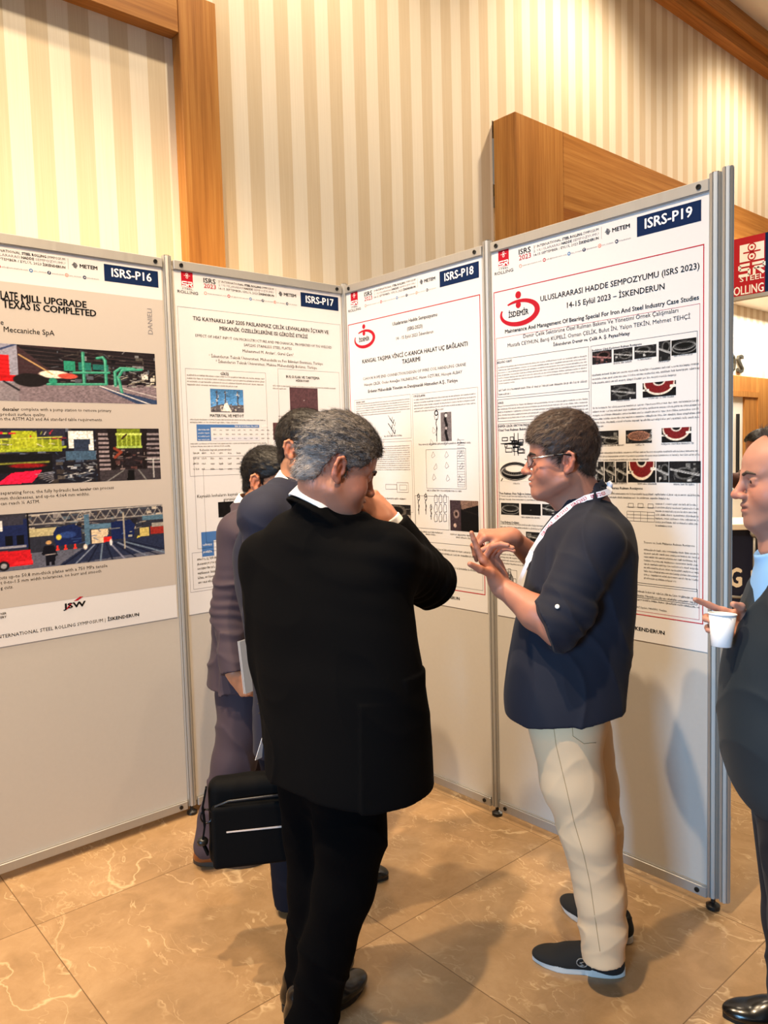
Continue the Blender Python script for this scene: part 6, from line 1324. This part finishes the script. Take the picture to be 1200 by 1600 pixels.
S.cut(half((0, 0, .03), (0, 0, -1)), .004); h4 = creases(.008, vec(.5, .2, .8), 10., 75, .3); S.disp = lambda P: h4(P); S.dmax = .012; put('trousers', S, .006, TD, G1)
for p in (at(1276, 1800, 2.04), at(1256, 1730, 2.2)):
    q = np.array((p[0], p[1], 0)); shoe(G1, q-vec(-.07, .01), q+vec(-.215, .04), BLEATH, BLK)

# ================================================== the man behind the counter
K1 = person('person with black hair and brown top standing behind the navy counter', pos(2.55, 5.35))
hc, hs = at(1192, 706, 5.3), 1.06; hM = axes(vec(-.96, -.1, -.12), vec(-.08, 0, 1)); H = lambda p: hc+hM@(np.array(p)*hs)
S = Sdf(); head_prims(S, hc, hM, hs); nb = at(1196, 728, 5.32); S.u(rc(H((0, -.025, -.04)), nb, .057, .06), .02)
mid = at(1197, 742, 5.34); sn, sf = at(1205, 745, 5.15), at(1195, 744, 5.5); S.u(rc(nb, mid, .06, .09), .03); S.u(rc(mid, sn, .07, .05), .03); S.u(rc(mid, sf, .07, .05), .03)
ef = at(1158, 752, 5.42); wf = at(1128, 748, 5.3); S.u(rc(sf, ef, .05, .042), .02); S.u(rc(ef, wf, .042, .03), .02); hand_prims(S, wf, vec(-.9, -.1, .35), vec(0, 0, -1), True, ((20, 25, 15),)*4)
put('body', S, .005, SKIN, K1, skin_cols(hc, hM, hs, '9C6A50'))
hair(K1, hc, hM, hs, plain_cols('161314', .4), 1500, .02, 9, thick=.014, top=.012, front=.02, res=.005, comb=(0, .5, 0))
TOPB = cloth('brown_knit', '5A3A33', .85, 700); S = Sdf(); S.u(rc(mid, sn, .08, .08), .05); S.u(rc(mid, sf, .08, .075), .05)
S.u(loft([(.75, mid[0], mid[1], .17, .12, *vec(-1, 0)[:2]), (1.0, mid[0], mid[1], .18, .125, *vec(-1, 0)[:2]), (1.25, mid[0], mid[1], .19, .13, *vec(-1, 0)[:2]), (1.42, mid[0], mid[1], .17, .11, *vec(-1, 0)[:2])]), .04)
S.u(both(rc(sf, ef, .066, .06), half(ef+nrm(wf-ef)*.10, nrm(wf-ef))), .03); S.u(rc(ef, ef*.45+wf*.55, .058, .05), .03); S.u(rc(sn, at(1215, 830, 5.1), .066, .05), .03); put('jumper', S, .007, TOPB, K1)
S = Sdf(); q = np.array((mid[0], mid[1], 0)); S.u(rc(q+np.array((0, 0, .85)), q+vec(.02, .09, .10), .10, .06), .03); S.u(rc(q+np.array((0, 0, .85)), q+vec(-.02, -.09, .10), .10, .06), .03); S.cut(half((0, 0, .05), (0, 0, -1)), .004); put('trousers', S, .010, TD, K1)
for e in (-1, 1): shoe(K1, q+vec(.06, e*.09), q+vec(-.22, e*.09), BLEATH, BLK)

# ================================================== things held
# laptop bag
bc = at(420, 1273, 2.44); bx = nrm(vec(.985, .17)); by = np.cross((0, 0, 1.), bx); Mb = np.stack([bx, by, np.array([0, 0, 1.])], 1)
bag = empty('laptop_bag', bc-np.array([0, 0, .14]), 0, label='black laptop bag with a pale piping strip, hanging beside the black suit', cat='bag'); NY = cloth('black_nylon', '050506', .75, 2200, .25, .0, .12)
S = Sdf(); S.u(box(bc, (.185, .042, .138), Mb, .035), .01); b1 = creases(.004, vec(.5, .2, .8), 12., 81, .5); S.disp = lambda P: b1(P); S.dmax = .006; body_ = put('body', S, .004, NY, bag)
S = Sdf(); S.u(box(bc+Mb@np.array((-.01, -.050, -.03)), (.165, .016, .10), Mb, .014), .01); fp = put('front_pocket', S, .004, NY, bag)
b0 = np.array(bag.location); L_ = lambda x, y, z: bc+Mb@np.array((x, y, z))-b0
def strap(pts, w, th, m, name, par): 
    b = MB(); v = []; f = []
    pts = [np.array(p, float) for p in pts]
    for k, p in enumerate(pts):
        d = nrm(pts[min(k+1, len(pts)-1)]-pts[max(k-1, 0)]); sd = Mb[:, 1]; n = nrm(np.cross(d, sd))
        v += [p+sd*w+n*th, p-sd*w+n*th, p-sd*w-n*th, p+sd*w-n*th]
    for k in range(len(pts)-1):
        for i in range(4): j = (i+1) % 4; f.append((4*k+i, 4*k+j, 4*k+4+j, 4*k+4+i))
    f += [(3, 2, 1, 0), tuple(len(v)-4+i for i in range(4))]
    return mesh_obj(name, v, f, m, par)
hz = at(428, 1178, 2.38); hb = (hz-bc)@Mb
strap([L_(.005, -.01, .13), L_(.03, -.01, .165), L_(hb[0]-.02, -.01, hb[2]-.006), L_(hb[0]+.02, -.01, hb[2]-.006), L_(.135, -.01, .160), L_(.155, -.01, .13)], .012, .003, NY, 'handle', bag)
mesh_obj('piping_strip', [L_(-.13, -.068, -.012), L_(.155, -.068, -.014), L_(.155, -.0675, -.008), L_(-.13, -.0675, -.008), L_(-.13, -.062, -.012), L_(.155, -.062, -.014), L_(.155, -.062, -.008), L_(-.13, -.062, -.008)], [(0, 1, 2, 3), (7, 6, 5, 4), (0, 4, 5, 1), (3, 2, 6, 7), (1, 5, 6, 2), (0, 3, 7, 4)], mat('pale_piping', 'C9BDB8', .4), fp)
zp = MB().tube([L_(-.165, -.052, .02), L_(-.16, -.056, .07), L_(-.12, -.062, .085), L_(.0, -.062, .088), L_(.15, -.058, .085)], .0035, 8).build('zip', mat('zip_tape', '2A2A2C', .4), fp, True)
MB().tube([L_(-.19+.018*math.cos(t), -.03, .03+.022*math.sin(t)) for t in np.linspace(0, 2*math.pi, 16)], .003, 8).build('ring', mat('dark_metal_ring', '3A3A3E', .3, .9), bag, True)
strap([L_(-.187, -.03, .12), L_(-.200, -.03, .06), L_(-.196, -.03, .0), L_(-.205, -.03, -.05), L_(-.190, -.03, -.09)], .012, .003, NY, 'shoulder_strap', bag)
MB().lathe([(.002, 0), (.016, .004), (.018, .014), (.012, .022), (.002, .024)], tuple(L_(-.205, -.03, -.06)), 14).build('strap_buckle', BLACKP, bag, True)
# brochure in the hand of the purple-grey suit
pb = at(391, 1041, 2.93); br = empty('brochure', pb, 0, label='white folded brochure in the hand of the purple-grey suit', cat='brochure')
bxx = nrm(vec(.55, .83, .0)); byy = nrm(vec(-.08, .02, 1)); bn = np.cross(bxx, byy); cn = [pb+bxx*x+byy*y-pb for x, y in ((-.045, -.095), (.06, -.095), (.06, .105), (-.045, .105))]
PAPER = mat('white_brochure_paper', 'D9D9DC', .4)
for nme, e in (('front_leaf', .002), ('back_leaf', -.006)): v = [c+bn*e for c in cn]+[c+bn*(e+.0015) for c in cn]; mesh_obj(nme, v, [(3, 2, 1, 0), (4, 5, 6, 7), (0, 1, 5, 4), (1, 2, 6, 5), (2, 3, 7, 6), (3, 0, 4, 7)], PAPER, br)
# sheet in the hand of the navy suit
ps_ = at(409, 1160, 2.66); o = MB(); bxx = nrm(vec(.62, .78, 0)); byy = nrm(vec(.10, 0, 1)); bn = np.cross(bxx, byy); cn = [bxx*x+byy*y for x, y in ((-.026, -.055), (.10, -.055), (.10, .05), (.012, .05))]
o.add([c+bn*.001 for c in cn]+[c-bn*.001 for c in cn], [(0, 1, 2, 3), (7, 6, 5, 4), (0, 4, 5, 1), (1, 5, 6, 2), (2, 6, 7, 3), (3, 7, 4, 0)]); sh_ = o.build('paper_sheet', PAPER); sh_.location = tuple(ps_); tag(sh_, 'white paper sheet in the lowered hand of the navy suit', 'paper')
# paper cup
cc = at(1127, 1010, 2.02); ct_ = at(1129, 958, 2.02); cup = empty('paper_cup', cc, 0, label='white paper cup held in front of the end post', cat='cup'); hgt = float(np.linalg.norm(ct_-cc)); ax_ = nrm(ct_-cc); CUP = mat('white_cup_paper', 'EDEDEF', .5)
Rc = np.stack([nrm(np.cross(ax_, DN)), nrm(np.cross(ax_, np.cross(ax_, DN))), ax_], 1)
m = MB().lathe([(.0005, .003), (.0205, .003), (.0238, 0), (.0248, .001), (.0340, hgt-.003), (.0322, hgt-.003), (.0235, .006), (.0005, .006)], n=32); mesh_obj('cup_body', np.array(m.v)@Rc.T, m.f, CUP, cup, True)
m = MB(); v = []; f = []
for i in range(32):
    t = 2*math.pi*i/32
    for j in range(8): a = 2*math.pi*j/8; r = .0342+.0020*math.cos(a); v.append((r*math.cos(t), r*math.sin(t), hgt-.002+.0022*math.sin(a)))
for i in range(32):
    for j in range(8): f.append((i*8+j, ((i+1) % 32)*8+j, ((i+1) % 32)*8+(j+1) % 8, i*8+(j+1) % 8))
mesh_obj('rolled_rim', np.array(v)@Rc.T, f, CUP, cup, True)
m = MB().lathe([(.0005, hgt*.72), (.0298, hgt*.72), (.0298, hgt*.72+.001), (.0005, hgt*.72+.001)], n=24); mesh_obj('drink', np.array(m.v)@Rc.T, m.f, mat('tea', '5A2A10', .1), cup)
